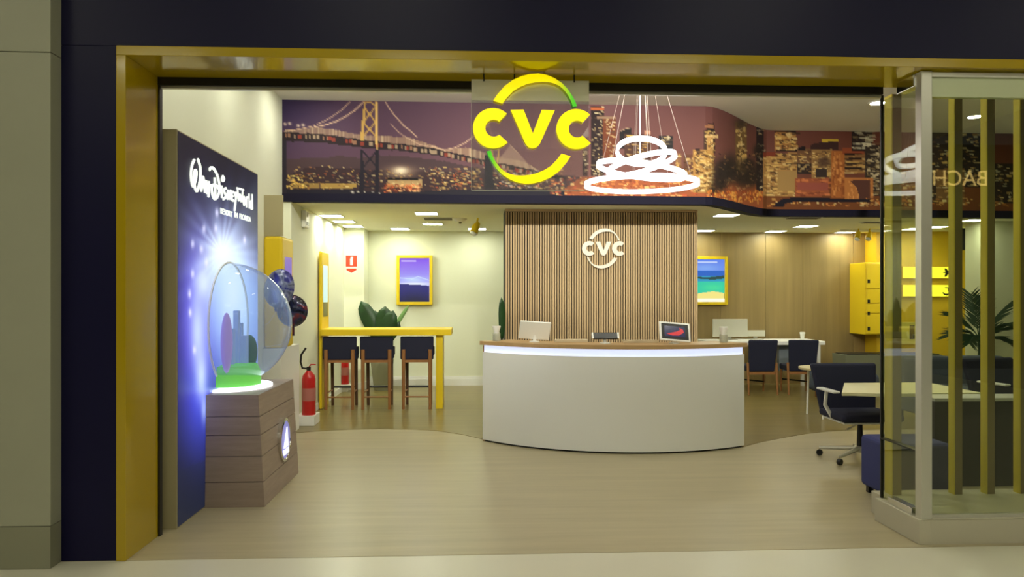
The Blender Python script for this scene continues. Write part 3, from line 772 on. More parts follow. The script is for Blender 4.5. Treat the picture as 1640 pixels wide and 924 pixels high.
strokes('lettering', [[(206, 445), (216, 330), (226, 322), (238, 455)], [(208, 402), (238, 412)], [(248, 352), (246, 452), (262, 456)], [(270, 360), (266, 492)], [(254, 384), (288, 398)]], [0.0110] * 5)
strokes('lettering', [[(276, 268), (288, 246), (312, 254), (338, 300), (358, 380), (358, 450), (338, 500), (314, 508), (298, 470), (290, 410), (305, 388), (335, 396), (352, 420)], [(318, 330), (322, 490)]], [0.0121, 0.0132])
strokes('lettering', [[(374, 395), (378, 498)], [(388, 316), (402, 340), (390, 366), (374, 345), (388, 316)], [(412, 418), (394, 428), (398, 452), (412, 472), (406, 500), (388, 508)], [(424, 512), (426, 425), (440, 470), (446, 520), (450, 432)], [(472, 448), (458, 452), (458, 512), (474, 520)], [(458, 482), (470, 484)], [(482, 452), (490, 486), (504, 462)], [(500, 452), (490, 530), (482, 605)]], [0.0110, 0.0088, 0.0110, 0.0110, 0.0110, 0.0099, 0.0110, 0.0110])
strokes('lettering', [[(508, 418), (518, 548), (528, 440), (540, 558), (550, 432)], [(562, 485), (554, 520), (562, 568), (572, 528), (562, 485)], [(582, 576), (582, 492), (592, 492)], [(602, 462), (604, 585)], [(628, 466), (630, 592)], [(626, 520), (614, 530), (614, 580), (628, 590)], [(503, 416), (558, 432)]], [0.0088] * 7)
# small line of capitals
def text_mesh(txt, size):
    cu = bpy.data.curves.new('txt', 'FONT'); cu.body = txt; cu.size = size; cu.extrude = 0.002; cu.align_x = 'LEFT'
    ob = bpy.data.objects.new('txt', cu); COL.objects.link(ob)
    dg = bpy.context.evaluated_depsgraph_get(); me = bpy.data.meshes.new_from_object(ob.evaluated_get(dg))
    bpy.data.objects.remove(ob); bpy.data.curves.remove(cu)
    return me
a, b = z7((370, 626)), z7((620, 692)); h = (z7((370, 570)).z - a.z)
for word, f0, f1 in (('RESORT', 0.0, 0.36), ('IN', 0.43, 0.53), ('FLORIDA', 0.60, 1.0)):
    me = text_mesh(word, 1.0); pa_, pb_ = a.lerp(b, f0), a.lerp(b, f1)
    xs_ = [v.co.x for v in me.vertices]; sx = (pb_.y - pa_.y) / (max(xs_) - min(xs_)); sy = h * 0.9 / 0.73
    for v in me.vertices: v.co = Vector((PX + 0.005 + v.co.z - o.x, pa_.y + (v.co.x - min(xs_)) * sx - o.y, pa_.z + v.co.y * sy - o.z))
    link('lettering', me, M_LIT, dp)

# plank clad base with dome
bx = thing('globe_plinth', 'tapered plank-clad plinth with a round glowing medallion beside the blue panel', 'plinth', (-1.75, 6.18, 0))
o = Vector((-1.75, 6.18, 0))
z_top = 0.815; b0 = (PX + 0.006, -1.53, 5.645, 6.72); t0 = (PX + 0.006, -1.582, 5.665, 6.735)
M_PLK = mat('plinth_plank', (160, 142, 130), 0.5, var=0.12, vscale=(3, 3, 30))
def lerp(a, b, t): return a + (b - a) * t
part('core', MB(o).hexa([(b0[0], b0[2] + .012, 0.0), (b0[1] - .012, b0[2] + .012, 0.0), (b0[1] - .012, b0[3], 0.0), (b0[0], b0[3], 0.0)], [(t0[0], t0[2] + .012, z_top - .02), (t0[1] - .012, t0[2] + .012, z_top - .02), (t0[1] - .012, t0[3], z_top - .02), (t0[0], t0[3], z_top - .02)]), mat('plinth_core', (196, 184, 172), 0.7), bx)
zs = [0.0, 0.185, 0.37, 0.525, 0.66, z_top]
for za_, zb_ in zip(zs, zs[1:]):
    ta, tb = za_ / z_top, (zb_ - 0.005) / z_top
    A_ = [lerp(b0[i], t0[i], ta) for i in range(4)]; B_ = [lerp(b0[i], t0[i], tb) for i in range(4)]
    part('plank', MB(o).hexa([(A_[0], A_[2], za_), (A_[1], A_[2], za_), (A_[1], A_[3], za_), (A_[0], A_[3], za_)], [(B_[0], B_[2], zb_ - .005), (B_[1], B_[2], zb_ - .005), (B_[1], B_[3], zb_ - .005), (B_[0], B_[3], zb_ - .005)]), M_PLK, bx, bevel=0.002)
part('top_board', MB(o).box(t0[0], t0[1], t0[2], t0[3], z_top - 0.004, z_top), M_PLK, bx)
# medallion on the right face
mc = on_x(452, 704, -1.56); Mr = Matrix.Rotation(PI / 2, 3, 'Y')
part('medallion_rim', MB(o).lathe([(0.0, -0.015), (0.175, -0.015), (0.175, 0.03), (0.155, 0.034), (0.15, 0.024), (0, 0.024)], 32, (mc.x, mc.y, mc.z), Mr), M_CHROME, bx, smooth=40)
part('medallion_disc', MB(o).lathe([(0, 0.024), (0.15, 0.024), (0.148, 0.028), (0, 0.028)], 32, (mc.x, mc.y, mc.z), Mr), mat('medallion_glow', (120, 120, 190), 0.3, emit=(140, 140, 214), es=0.55), bx)
part('medallion_mark', MB(o).prism([(-0.07, -0.06), (0.075, -0.06), (0.05, 0.0), (0.03, 0.10)], lambda q: (mc.x + 0.028, mc.y + q[0], mc.z + q[1]), lambda q: (mc.x + 0.036, mc.y + q[0], mc.z + q[1])), mat('mark_white', (240, 240, 255), 0.4, emit=(235, 240, 255), es=0.9), bx)
mb = MB(o).prism([(-0.08, -0.115), (0.07, -0.115), (0.085, -0.075), (-0.085, -0.075)], lambda q: (mc.x + 0.028, mc.y + q[0], mc.z + q[1]), lambda q: (mc.x + 0.036, mc.y + q[0], mc.z + q[1]))
part('medallion_mark', mb, MATS['mark_white'], bx)
# half globe
gc = Vector((PX + 0.012, 6.17, 1.318)); gr = 0.485
gl = thing('half_globe', 'clear half globe fixed to the blue panel with a small model inside', 'globe', (gc.x + 0.05, gc.y, z_top + 0.012))
o = Vector((gc.x + 0.05, gc.y, z_top + 0.012))
Mx = Matrix.Rotation(PI / 2, 3, 'Y')
prof = [(gr * math.cos(a), gr * math.sin(a)) for a in [PI / 2 * i / 14 for i in range(15)]]; prof[-1] = (0, gr)
mb = MB(o).lathe([p for p in prof], 48, gc, Mx)
# drop the flat cap so the dome is a shell
for f_ in [f for f in mb.bm.faces if len(f.verts) > 10]: mb.bm.faces.remove(f_)
part('dome', mb, M_DOME, gl, smooth=60)
part('rim', MB(o).lathe([(gr - 0.004, 0), (gr + 0.01, 0), (gr + 0.01, 0.012), (gr - 0.004, 0.012), (gr - 0.004, 0)], 48, gc, Mx), M_WHITE2, gl, smooth=40)
part('glowing_disc', MB(o).lathe([(0, 0.0), (0.30, 0.0), (0.30, 0.02), (0, 0.02)], 40, (-1.952, 6.17, z_top), None, 0, 2 * PI).box(0, 0, 0, 0, 0, 0) if False else MB(o).lathe([(0, 0.003), (0.33, 0.003), (0.33, 0.02), (0, 0.02)], 32, (PX + 0.012, 6.17, z_top), Matrix.Diagonal((1.0, 1.15, 1.0)), -PI / 2, PI / 2), mat('glow_disc', (240, 248, 255), 0.4, emit=(236, 248, 255), es=1.6), gl)
part('green_mound', MB(o).lathe([(0.0, 0.0), (0.26, 0.0), (0.255, 0.10), (0.23, 0.155), (0.0, 0.17)], 28, (PX + 0.012, 6.12, z_top + 0.03), None, -PI / 2, PI / 2), mat('lawn_green', (108, 196, 80), 0.5, emit=(110, 210, 90), es=0.35), gl, smooth=40)
M_MOD = mat('model_blue_grey', (130, 146, 180), 0.5, emit=(140, 165, 205), es=0.4)
zg = z_top + 0.17
for (dx, dy, hw, hh) in ((0.05, 6.00, 0.022, 0.24), (0.06, 6.06, 0.03, 0.30), (0.07, 6.15, 0.03, 0.44), (0.08, 6.22, 0.025, 0.34), (0.12, 6.18, 0.035, 0.24), (0.13, 6.26, 0.025, 0.18)):
    mb = MB(o).box(PX + dx - hw + .02, PX + dx + hw, dy - hw, dy + hw, zg - 0.04, zg + hh)
    part('block', mb, M_MOD, gl, bevel=0.004)
part('shrub', MB(o).ball((PX + 0.14, 6.29, zg + 0.10), (0.06, 0.075, 0.14)), mat('shrub_green', (70, 110, 80), 0.7), gl, smooth=60)
part('oval_shape', MB(o).ball((PX + 0.09, 5.87, zg + 0.20), (0.04, 0.07, 0.23), 20, 14), mat('oval_purple', (150, 120, 176), 0.4, emit=(176, 150, 214), es=0.4), gl, smooth=60)

# foil balloons
def balloon(u, v, Y, rx, rz, rot, name, label, m, tail):
    c = on_y(u, v, Y); rx *= 1.08; rz *= 1.08; t = thing(name, label, 'balloon', (c.x, c.y, c.z), group='foil balloons behind the globe')
    Mx = Matrix.Rotation(rot, 3, 'Y') @ Matrix.Diagonal((rx, rx * 0.62, rz))
    prof = [(math.sin(PI * i / 14) ** 0.9, -math.cos(PI * i / 14)) for i in range(15)]; prof[0] = (0, -1); prof[-1] = (0, 1)
    part('body', MB().lathe(prof, 28, (0, 0, 0), Mx), m, t, smooth=60)
    d = Mx @ Vector((0, 0, -1)); d2 = d * 1.0
    e = d2 + Vector(tail)
    part('neck', MB().tube([d2 * 0.93, d2 * 1.02, e], [0.03, 0.012, 0.012], 8), m, t)
    part('seam', MB().tube([Mx @ Vector((math.cos(2 * PI * k / 32) * 1.01, 0, math.sin(2 * PI * k / 32) * 1.01)) for k in range(32)], 0.004, 5, closed=True), m, t)
    return t, c, e
def foil(name, c1, c2, c3, sc):
    m = mat(name, c1, 0.22, metal=0.25, coat=0.5); nt = m.node_tree; b = nt.nodes['Principled BSDF']
    tc = nt.nodes.new('ShaderNodeTexCoord'); n = nt.nodes.new('ShaderNodeTexNoise'); n.inputs['Scale'].default_value = sc; n.inputs['Distortion'].default_value = 1.6
    r = nt.nodes.new('ShaderNodeValToRGB'); r.color_ramp.elements[0].position = 0.40; r.color_ramp.elements[0].color = (*lin(c1), 1)
    r.color_ramp.elements[1].position = 0.52; r.color_ramp.elements[1].color = (*lin(c2), 1); e = r.color_ramp.elements.new(0.64); e.color = (*lin(c3), 1)
    nt.links.new(tc.outputs['Object'], n.inputs['Vector']); nt.links.new(n.outputs['Fac'], r.inputs[0]); nt.links.new(r.outputs[0], b.inputs['Base Color']); return m
t1, c1, e1 = balloon(447, 462, 7.22, 0.125, 0.165, math.radians(12), 'foil_balloon', 'blue and silver foil balloon, upper of the pair behind the globe', foil('foil_silver', (60, 62, 150), (150, 158, 190), (90, 96, 130), 5), (0.01, 0, -0.04))
t2, c2, e2 = balloon(468, 498, 7.52, 0.135, 0.14, math.radians(-4), 'foil_balloon', 'black and dark blue foil balloon, lower of the pair behind the globe', foil('foil_black', (12, 12, 22), (36, 44, 84), (120, 30, 44), 4), (0.0, 0, -0.09))
# ribbons tie the balloons to the rear edge of the panel
M_RIB = mat('ribbon', (210, 210, 205), 0.5)
for t, c_, e, zz_ in ((t1, c1, e1, 1.25), (t2, c2, e2, 1.1)):
    end = Vector((-2.02, 7.022, zz_)) - c_
    part('ribbon', MB().tube([e, e.lerp(end, 0.3) + Vector((0, 0, -0.06)), e.lerp(end, 0.7) + Vector((0, 0, -0.05)), end], 0.0012, 4), M_RIB, t)

# ================================================================== SLATTED BLOCK
sx0, sx1 = on_z(809, 335, CL).x, on_z(1118, 336, CL).x; SYF = 9.58
sb = thing('slatted_wall_block', 'tall block faced with narrow vertical wood slats behind the counter', 'partition', ((sx0 + sx1) / 2, SYF + 0.3, 0))
o = Vector(sb.location)
part('backing', MB(o).box(sx0, sx1 - 0.02, SYF + 0.022, SYF + 0.6, 0, CL - 0.002), M_WOODB, sb)
part('side_panel', MB(o).box(sx1 - 0.02, sx1, SYF, SYF + 0.6, 0, CL - 0.002), M_WOOD, sb)
part('top_strip', MB(o).box(sx0, sx1, SYF - 0.004, SYF + 0.03, CL - 0.03, CL - 0.001), M_WOOD, sb)
ns = 78; pit = (sx1 - 0.02 - sx0) / ns
sl_me = MB().box(0.0, pit * 0.60, -0.012, 0.013, 0.0, CL - 0.035).mesh('slat'); sl_me.materials.append(M_WOOD)
for i in range(ns):
    q = bpy.data.objects.new('slat', sl_me); COL.objects.link(q); q.parent = sb
    q.location = Vector((sx0 + i * pit + 0.004, SYF + 0.01, 0)) - o
c = on_y(966, 398, SYF - 0.02); k2 = 0.545 / 703
sg2 = thing('wall_logo', 'small white three-letter sign with swooshes on the wood slats', 'sign', (c.x, SYF - 0.003, c.z))
for nm, L in LG.items():
    for pl in L: logo_part(nm, pl, sg2, k2, 0.03, M_LETTERW, False)

# ================================================================== COUNTER
def circ3(a, b, c):
    ax, ay, bx_, by, cx, cy = *a, *b, *c
    d = 2 * (ax * (by - cy) + bx_ * (cy - ay) + cx * (ay - by))
    ux = ((ax * ax + ay * ay) * (by - cy) + (bx_ * bx_ + by * by) * (cy - ay) + (cx * cx + cy * cy) * (ay - by)) / d
    uy = ((ax * ax + ay * ay) * (cx - bx_) + (bx_ * bx_ + by * by) * (ax - cx) + (cx * cx + cy * cy) * (bx_ - ax)) / d
    return Vector((ux, uy)), math.hypot(ax - ux, ay - uy)
pl_, pc_, pr_ = on_z(773, 706), on_z(985, 727), on_z(1192, 716)
cen, rad = circ3((pl_.x, pl_.y), (pc_.x, pc_.y), (pr_.x, pr_.y))
aL = math.atan2(pl_.y - cen.y, pl_.x - cen.x); aR = math.atan2(pr_.y - cen.y, pr_.x - cen.x)
if aL > 0: aL -= 2 * PI
if aR > 0: aR -= 2 * PI
def arcp(r, n=40, ext=0.0):
    return [(cen.x + r * math.cos(aL - ext + (aR - aL + 2 * ext) * i / n), cen.y + r * math.sin(aL - ext + (aR - aL + 2 * ext) * i / n)) for i in range(n + 1)]
ct = thing('reception_counter', 'curved white reception counter with a wood top and glowing light strip', 'counter', (pc_.x, pc_.y + 0.4, 0))
o = Vector(ct.location)
ZC = 1.06
def shell(r0, r1, z0, z1, n=40, ext=0.0):
    mb = MB(o); A = arcp(r0, n, ext); Bq = arcp(r1, n, ext)
    rings = [[mb._v((*A[i], z0)), mb._v((*A[i], z1)), mb._v((*Bq[i], z1)), mb._v((*Bq[i], z0))] for i in range(n + 1)]
    for p, q in zip(rings, rings[1:]):
        for k in range(4): mb._f([p[k], p[(k + 1) % 4], q[(k + 1) % 4], q[k]])
    mb._f(rings[0]); mb._f(rings[-1][::-1])
    return mb
part('kick_line', shell(rad - 0.02, rad - 0.05, 0.0, 0.018), M_BLACK, ct, smooth=30)
part('front_panel', shell(rad, rad - 0.04, 0.018, ZC - 0.115), M_WHITE, ct, smooth=30)
part('light_strip', shell(rad - 0.012, rad - 0.03, ZC - 0.115, ZC - 0.045), M_LED, ct, smooth=30)
part('worktop', shell(rad + 0.02, rad - 0.42, ZC - 0.04, ZC, ext=0.012), M_WOODT, ct, smooth=30)
part('lower_desk', shell(rad - 0.05, rad - 0.70, 0.70, 0.73), M_WHITE, ct, smooth=30)
for a, nm in ((aL, 'end_panel'), (aR, 'end_panel')):
    d = Vector((math.cos(a), math.sin(a))); n_ = Vector((-d.y, d.x)) * 0.012
    P0 = cen + d * (rad - 0.012); P1 = cen + d * (rad - 0.55)
    q = [P0 + n_, P0 - n_, P1 - n_, P1 + n_]
    part(nm, MB(o).hexa([(p.x, p.y, 0) for p in q], [(p.x, p.y, ZC - 0.045) for p in q]), M_WOODT, ct)
def ctop(u, back=0.2):
    """a point on the worktop under photo column u"""
    best = None
    for i in range(401):
        a = aL + (aR - aL) * i / 400; x, y = cen.x + (rad - back) * math.cos(a), cen.y + (rad - back) * math.sin(a)
        d = abs(project(x, y, ZC)[0] - u)
        if best is None or d < best[0]: best = (d, x, y)
    return Vector((best[1], best[2], ZC))
# things on the counter
def tablet(u, wpx, hpx, tilt, yaw, facing, label, z0, thick=0.014, frame=M_WHITE2, scr=None, back=0.2, roll=0.0):
    p = ctop(u, back); w_ = wpx * p.y / FPX; h_ = hpx * p.y / FPX
    t = thing('tablet_stand', label, 'tablet', p, yaw, group='tablets on the reception counter')
    part('foot', MB().lathe([(0, 0.001), (0.055, 0.001), (0.055, 0.008), (0.045, 0.012), (0, 0.012)], 24), M_WHITE2, t, smooth=40)
    part('stem', MB().tube([(0, 0, 0.01), (0, 0, z0 * 0.6), (0, 0.0, z0)], [0.018, 0.016, 0.016], 12), M_WHITE2, t, smooth=40)
    Mt = Matrix.Translation((0, -0.012, z0)) @ Matrix.Rotation(roll, 4, 'Y') @ Matrix.Rotation(tilt, 4, 'X')
    part('tablet_case', MB().box(-w_ / 2, w_ / 2, -thick, thick * 0.2, -h_ / 2, h_ / 2, Mt), frame, t, bevel=0.008, seg=3)
    if scr:
        part('screen', MB().box(-w_ / 2 + .022, w_ / 2 - .022, -thick - .0012, -thick + .0005, -h_ / 2 + .02, h_ / 2 - .02, Mt), scr, t)
    return t, Mt, w_, h_
tablet(856, 50, 30, math.radians(18), math.radians(6), 1, 'white tablet stand seen from behind at the left of the counter', 0.125, 0.02, roll=math.radians(4))
t, Mt, w_, h_ = tablet(969, 40, 12, math.radians(-30), 0, 1, 'small black tablet on a low stand in the middle of the counter', 0.075, frame=M_BLACK, back=0.22)
part('side_grip', MB().box(-w_ / 2 - .012, -w_ / 2 + .004, -.02, .008, -h_ / 2 + .005, h_ / 2 - .005, Mt), M_WHITE2, t); part('side_grip', MB().box(w_ / 2 - .004, w_ / 2 + .012, -.02, .008, -h_ / 2 + .005, h_ / 2 - .005, Mt), M_WHITE2, t)
scr = mat('tablet_screen', (30, 30, 44), 0.15, emit=(58, 60, 92), es=0.6)
t, Mt, w_, h_ = tablet(1080, 52, 33, math.radians(-24), math.radians(4), 1, 'white tablet stand with a dark blue and red screen at the right of the counter', 0.115, scr=M_BLACK, roll=math.radians(5))
part('screen_picture', MB().box(-w_ * .34, w_ * .32, -.0172, -.0150, -h_ * .27, h_ * .27, Mt), scr, t)
sw = [(-.28, -.12), (-.1, -.18), (.12, -.16), (.28, -.02), (.26, .1), (.14, .18), (.16, .08), (.04, .0), (-.12, -.06)]
part('screen_mark', MB().prism([(x * w_, z * h_ * 1.2) for x, z in sw], lambda q: Mt @ Vector((q[0], -.0174, q[1])), lambda q: Mt @ Vector((q[0], -.0182, q[1]))), mat('screen_red', (170, 30, 40), 0.3, emit=(190, 34, 44), es=0.6), t)
M_CUP = glass('clear_plastic', (236, 240, 235), haze=0.45, haze_col=(232, 232, 222), ior=1.2)
def cup(p, label, s=1.0):
    t = thing('cup_holder', label, 'cup holder', p)
    part('jar', MB().lathe([(0, 0.001), (0.05 * s, 0.001), (0.05 * s, 0.10 * s), (0.044 * s, 0.10 * s), (0.044 * s, 0.006), (0, 0.006)], 20), M_CUP, t, smooth=40)
    part('cups', MB().lathe([(0, 0.02 * s), (0.025 * s, 0.02 * s), (0.036 * s, 0.13 * s), (0.055 * s, 0.18 * s), (0.055 * s, 0.195 * s), (0, 0.185 * s)], 20), M_WHITE2, t, smooth=40)
cup(ctop(795, 0.10), 'clear jar of white cups at the left end of the counter', 0.82)
cup(ctop(1159, 0.16), 'clear jar of white cups at the right end of the counter', 0.82)
for u0, u1, lab in ((888, 941, 'pale paper tray behind the counter, left of the small black tablet'), (996, 1053, 'pale paper tray behind the counter, left of the red and blue screen')):
    a = ctop((u0 + u1) / 2, 0.37); hw = (u1 - u0) / 2 * a.y / FPX
    solo('paper_tray', MB().box(-hw, hw, -0.04, 0.04, 0.0005, 0.03), mat('pale_tray', (205, 190, 160), 0.5), lab, 'tray', bevel=0.004, loc=a, group='trays on the counter')

# ================================================================== LEFT SIDE: kiosk, bar table, stools
kx = -2.02
ky0 = on_x(452, 400, kx).y; ky1 = on_x(470, 400, kx).y
zk = Z_at(378, ky0, 440)
kk = thing('wall_kiosk', 'yellow wall kiosk with a purple screen above a white base cabinet', 'kiosk', (-2.1, (ky0 + ky1) / 2, 0))
o = Vector(kk.location)
part('body', MB(o).box(-2.214, kx, ky0, ky1, 0.985, zk), M_YEL2, kk, bevel=0.03, seg=3)
part('header_panel', MB(o).box(-2.214, kx, ky0 + 0.02, ky0 + 0.05, zk + 0.002, 2.60), M_BEIGE, kk)
part('base_cabinet', MB(o).box(-2.214, kx - 0.005, ky0 - 0.04, 8.92, 0.0, 0.983), M_WHITE, kk, bevel=0.004)
za_, zb_ = on_x(462, 412, kx).z, on_x(462, 500, kx).z
part('screen', MB(o).box(kx - 0.004, kx + 0.003, on_x(456, 400, kx).y, on_x(467, 400, kx).y, zb_, za_), mat('purple_screen', (60, 40, 110), 0.2, emit=(98, 72, 170), es=0.8), kk)
# bar table with its screen totem
TY0, TY1 = 10.32, 10.95; tz = 1.085
tx0, tx1 = X_at(515, TY0), X_at(723, TY0)
bt = thing('bar_table', 'long yellow bar table with a screen totem at its left end', 'table', ((tx0 + tx1) / 2, 10.6, 0))
o = Vector(bt.location)
ux0 = X_at(503, TY0 + 0.08); ux1 = X_at(515.5, TY0 + 0.08); uy1 = on_x(527, 400, ux1).y
zt = Z_at(402, TY0 + 0.08, 510)
part('totem', MB(o).box(max(ux0, -2.1), ux1, TY0 + 0.08, uy1, 0, zt), M_YEL2, bt, bevel=0.02, seg=3)
z1, z0 = on_x(520, 425, ux1).z, on_x(520, 507, ux1).z
zm = on_x(520, 484, ux1).z
part('screen', MB(o).box(ux1 - 0.004, ux1 + 0.003, on_x(517.5, 400, ux1).y, on_x(524.5, 400, ux1).y, zm, z1), mat('pale_screen', (150, 180, 190), 0.2, emit=(150, 190, 205), es=0.8), bt)
part('screen_foot', MB(o).box(ux1 - 0.004, ux1 + 0.003, on_x(517.5, 400, ux1).y, on_x(524.5, 400, ux1).y, z0, zm - 0.004), mat('screen_olive', (120, 116, 70), 0.3), bt)
part('tabletop', MB(o).box(ux1, tx1, TY0, TY1, tz - 0.085, tz), M_YEL2, bt, bevel=0.006)
lx0, lx1 = X_at(698, TY0 + 0.06), X_at(709, TY0 + 0.06)
part('leg', MB(o).box(lx0, lx1, TY0 + 0.06, TY1 - 0.06, 0, tz - 0.085), M_YEL2, bt, bevel=0.004)
# stools
M_WOODD = mat('dark_wood_leg', (84, 58, 38), 0.5)
st = None
labs = ['navy bar stool with wooden legs beside the yellow totem', 'navy bar stool with wooden legs in the middle of the bar table', 'navy bar stool with wooden legs beside the yellow table leg']
for (ua, ub), lab in zip(((522, 565), (581, 624), (646, 689)), labs):
    YS = 10.36; xm = X_at((ua + ub) / 2, YS); hw = (X_at(ub, YS) - X_at(ua, YS)) / 2
    if st is None:
        st = thing('bar_stool', lab, 'stool', (xm, YS, 0), group='stools along the bar table'); h = hw
        for s_ in (-1, 1):
            part('leg', MB().tube([(s_ * h, 0, 0.0), (s_ * h, 0.006, 0.81)], [0.021, 0.027], 10), M_WOODL, st, smooth=40)
            part('leg', MB().tube([(s_ * h * 0.92, 0.42, 0.0), (s_ * h * 0.92, 0.38, 0.66)], [0.02, 0.024], 10), M_WOODD, st, smooth=40)
            part('side_stretcher', MB().tube([(s_ * h, 0.0, 0.22), (s_ * h * 0.92, 0.41, 0.22)], 0.010, 8), M_WOODL, st)
        part('stretcher', MB().tube([(-h, 0.0, 0.17), (h, 0.0, 0.17)], 0.011, 8), M_WOODL, st)
        part('footrest', MB().tube([(-h * .92, 0.41, 0.26), (h * .92, 0.41, 0.26)], 0.015, 8), M_BLACK, st)
        part('seat_rail', MB().box(-h, h, -0.008, 0.018, 0.635, 0.67), M_WOODL, st)
        part('seat', MB().box(-h - 0.02, h + 0.02, 0.02, 0.43, 0.655, 0.735), M_NAVYF, st, bevel=0.02, seg=3)
        part('backrest', MB().box(-h - 0.045, h + 0.045, 0.014, 0.07, 0.672, 0.985), M_NAVYF, st, bevel=0.018, seg=3)
        for s_ in (-1, 1): part('arm', MB().box(s_ * (h + 0.03) - 0.018, s_ * (h + 0.03) + 0.018, 0.05, 0.26, 0.72, 0.84), M_NAVYF, st, bevel=0.014, seg=3)
    else: copy_tree(st, loc=(xm, YS, 0), label=lab)
# plants
def leaf_mesh(L, wd, bend, n=9, cup_=0.12, tipw=0.35):
    mb = MB(); rows = []
    for i in range(n):
        t = i / (n - 1); ww = wd * math.sqrt(max(0.0, 1 - ((t - 0.58) / (0.42 if t > 0.58 else 0.60)) ** 2)) + 0.003
        y = bend * t * t; z = L * t * (1 - 0.12 * t * abs(bend) / max(L, .01))
        rows.append([(-ww / 2, y - ww * cup_, z), (0, y, z), (ww / 2, y - ww * cup_, z)])
    for a in (0, 1): mb.strip([r[a] for r in rows], [r[a + 1] for r in rows])
    me = mb.mesh('leaf', 60); return me
def put_leaf(parent, base, tip, wd, m, bend=0.0, yaw=0.0, name='leaf'):
    base, tip = Vector(base), Vector(tip); d = tip - base
    me = leaf_mesh(d.length, wd, bend); me.materials.append(m)
    q = link(name, me, None, parent); z = d.normalized(); x = Vector((math.cos(yaw), math.sin(yaw), 0)); y = z.cross(x).normalized(); x = y.cross(z)
    q.matrix_local = Matrix.Translation(base) @ Matrix((x, y, z)).transposed().to_4x4()
    sm = q.modifiers.new('thickness', 'SOLIDIFY'); sm.thickness = 0.003
    return q
PYY = 12.45
pc = on_y(612, 560, PYY)
pp = thing('potted_plant', 'broad-leaved potted plant in a grey planter behind the bar table', 'plant', (pc.x, PYY, 0))
part('planter', MB().lathe([(0, 0.002), (0.13, 0.002), (0.19, 0.50), (0.17, 0.50), (0.16, 0.46), (0, 0.46)], 28), M_POT, pp, smooth=40)
part('soil', MB().lathe([(0, 0.465), (0.155, 0.465), (0.155, 0.472), (0, 0.475)], 20), mat('soil', (40, 30, 22), 0.9), pp)
part('stem', MB().tube([(0, 0, 0.46), (0.0, 0, 0.9)], 0.02, 8), M_PALM, pp)
def Lp(u, v, dy=0): q = on_y(u, v, PYY + dy); return (q.x - pc.x, dy, q.z)
put_leaf(pp, (0, 0, 0.75), Lp(578, 482), 0.26, M_LEAF); put_leaf(pp, (0.02, -0.05, 0.75), Lp(617, 490, -.05), 0.26, M_LEAF); put_leaf(pp, (0.03, -0.1, 0.75), Lp(630, 497, -.1), 0.24, M_LEAF)
put_leaf(pp, (0.06, 0.08, 0.8), Lp(655, 488, .08), 0.07, M_LEAF2); put_leaf(pp, (0.0, 0.05, 0.72), Lp(600, 497, .1), 0.2, M_LEAF); put_leaf(pp, (0.05, -.05, 0.72), Lp(640, 515, -.05), 0.16, M_LEAF)
# second plant, left of the slats behind the counter
PY2 = 9.3; c = on_y(801, 560, PY2)
pp = thing('potted_plant', 'slender potted plant with one upright leaf left of the slatted block', 'plant', (c.x + 0.02, PY2, 0))
part('planter', MB().lathe([(0, 0.002), (0.10, 0.002), (0.13, 0.55), (0.115, 0.55), (0.11, 0.5), (0, 0.5)], 24), M_DARKB, pp, smooth=40)
part('stem', MB().tube([(0, 0, 0.5), (0.0, 0, 1.02)], 0.014, 8), M_BLACK, pp)
lz = Z_at(476, PY2); put_leaf(pp, (0, 0, 1.0), (-0.005, -0.02, lz), 0.085, M_LEAF, yaw=0.3)
# extinguishers
def extinguisher(p, label, z=0.0, s=1.0):
    t = thing('fire_extinguisher', label, 'extinguisher', (p.x, p.y, z), group='red fire extinguishers')
    part('cylinder', MB().lathe([(0, 0), (0.078 * s, 0), (0.08 * s, 0.01), (0.08 * s, 0.42 * s), (0.07 * s, 0.47 * s), (0.035 * s, 0.51 * s), (0.022 * s, 0.53 * s), (0, 0.53 * s)], 24), M_RED, t, smooth=40)
    part('label_band', MB().lathe([(0.0805 * s, 0.17 * s), (0.0815 * s, 0.17 * s), (0.0815 * s, 0.32 * s), (0.0805 * s, 0.32 * s)], 24), mat('extinguisher_label', (176, 108, 100), 0.5), t, smooth=40)
    part('valve', MB().lathe([(0, 0.52 * s), (0.025 * s, 0.52 * s), (0.025 * s, 0.57 * s), (0, 0.575 * s)], 14), M_BLACK, t, smooth=40)
    part('handle', MB().tube([(0.0, 0, 0.56 * s), (0.03, -0.03, 0.60 * s), (0.09, -0.05, 0.60 * s)], 0.008, 8), M_RED, t)
    part('hose', MB().tube([(-0.02, 0, 0.55 * s), (-0.07, -0.03, 0.56 * s), (-0.085, -0.05, 0.63 * s), (-0.07, -0.08, 0.72 * s), (-0.02, -0.06, 0.80 * s)], 0.012, 8), M_BLACK, t, smooth=60)
pe = Vector((X_at(494.5, 9.2), 9.2, 0))
solo('extinguisher_block', MB().box(-2.10, pe.x + 0.09, 9.08, 9.4, 0.004, 0.12), M_WHITE, 'low white block under the extinguisher at the left wall', 'block', bevel=0.003)
extinguisher(pe, 'red fire extinguisher on the white block at the left wall', 0.12)
p2 = on_y(552, 590, 12.3)
t = thing('extinguisher_stand', 'small white stand under the extinguisher behind the bar stools', 'stand', (p2.x, 12.3, 0))
part('post', MB().box(-0.05, 0.05, -0.05, 0.05, 0, 0.10), M_WHITE, t); part('shelf', MB().box(-0.11, 0.11, -0.1, 0.1, 0.10, 0.12), M_WHITE, t)
extinguisher(p2, 'red fire extinguisher behind the bar stools near the back wall', 0.12, 0.85)
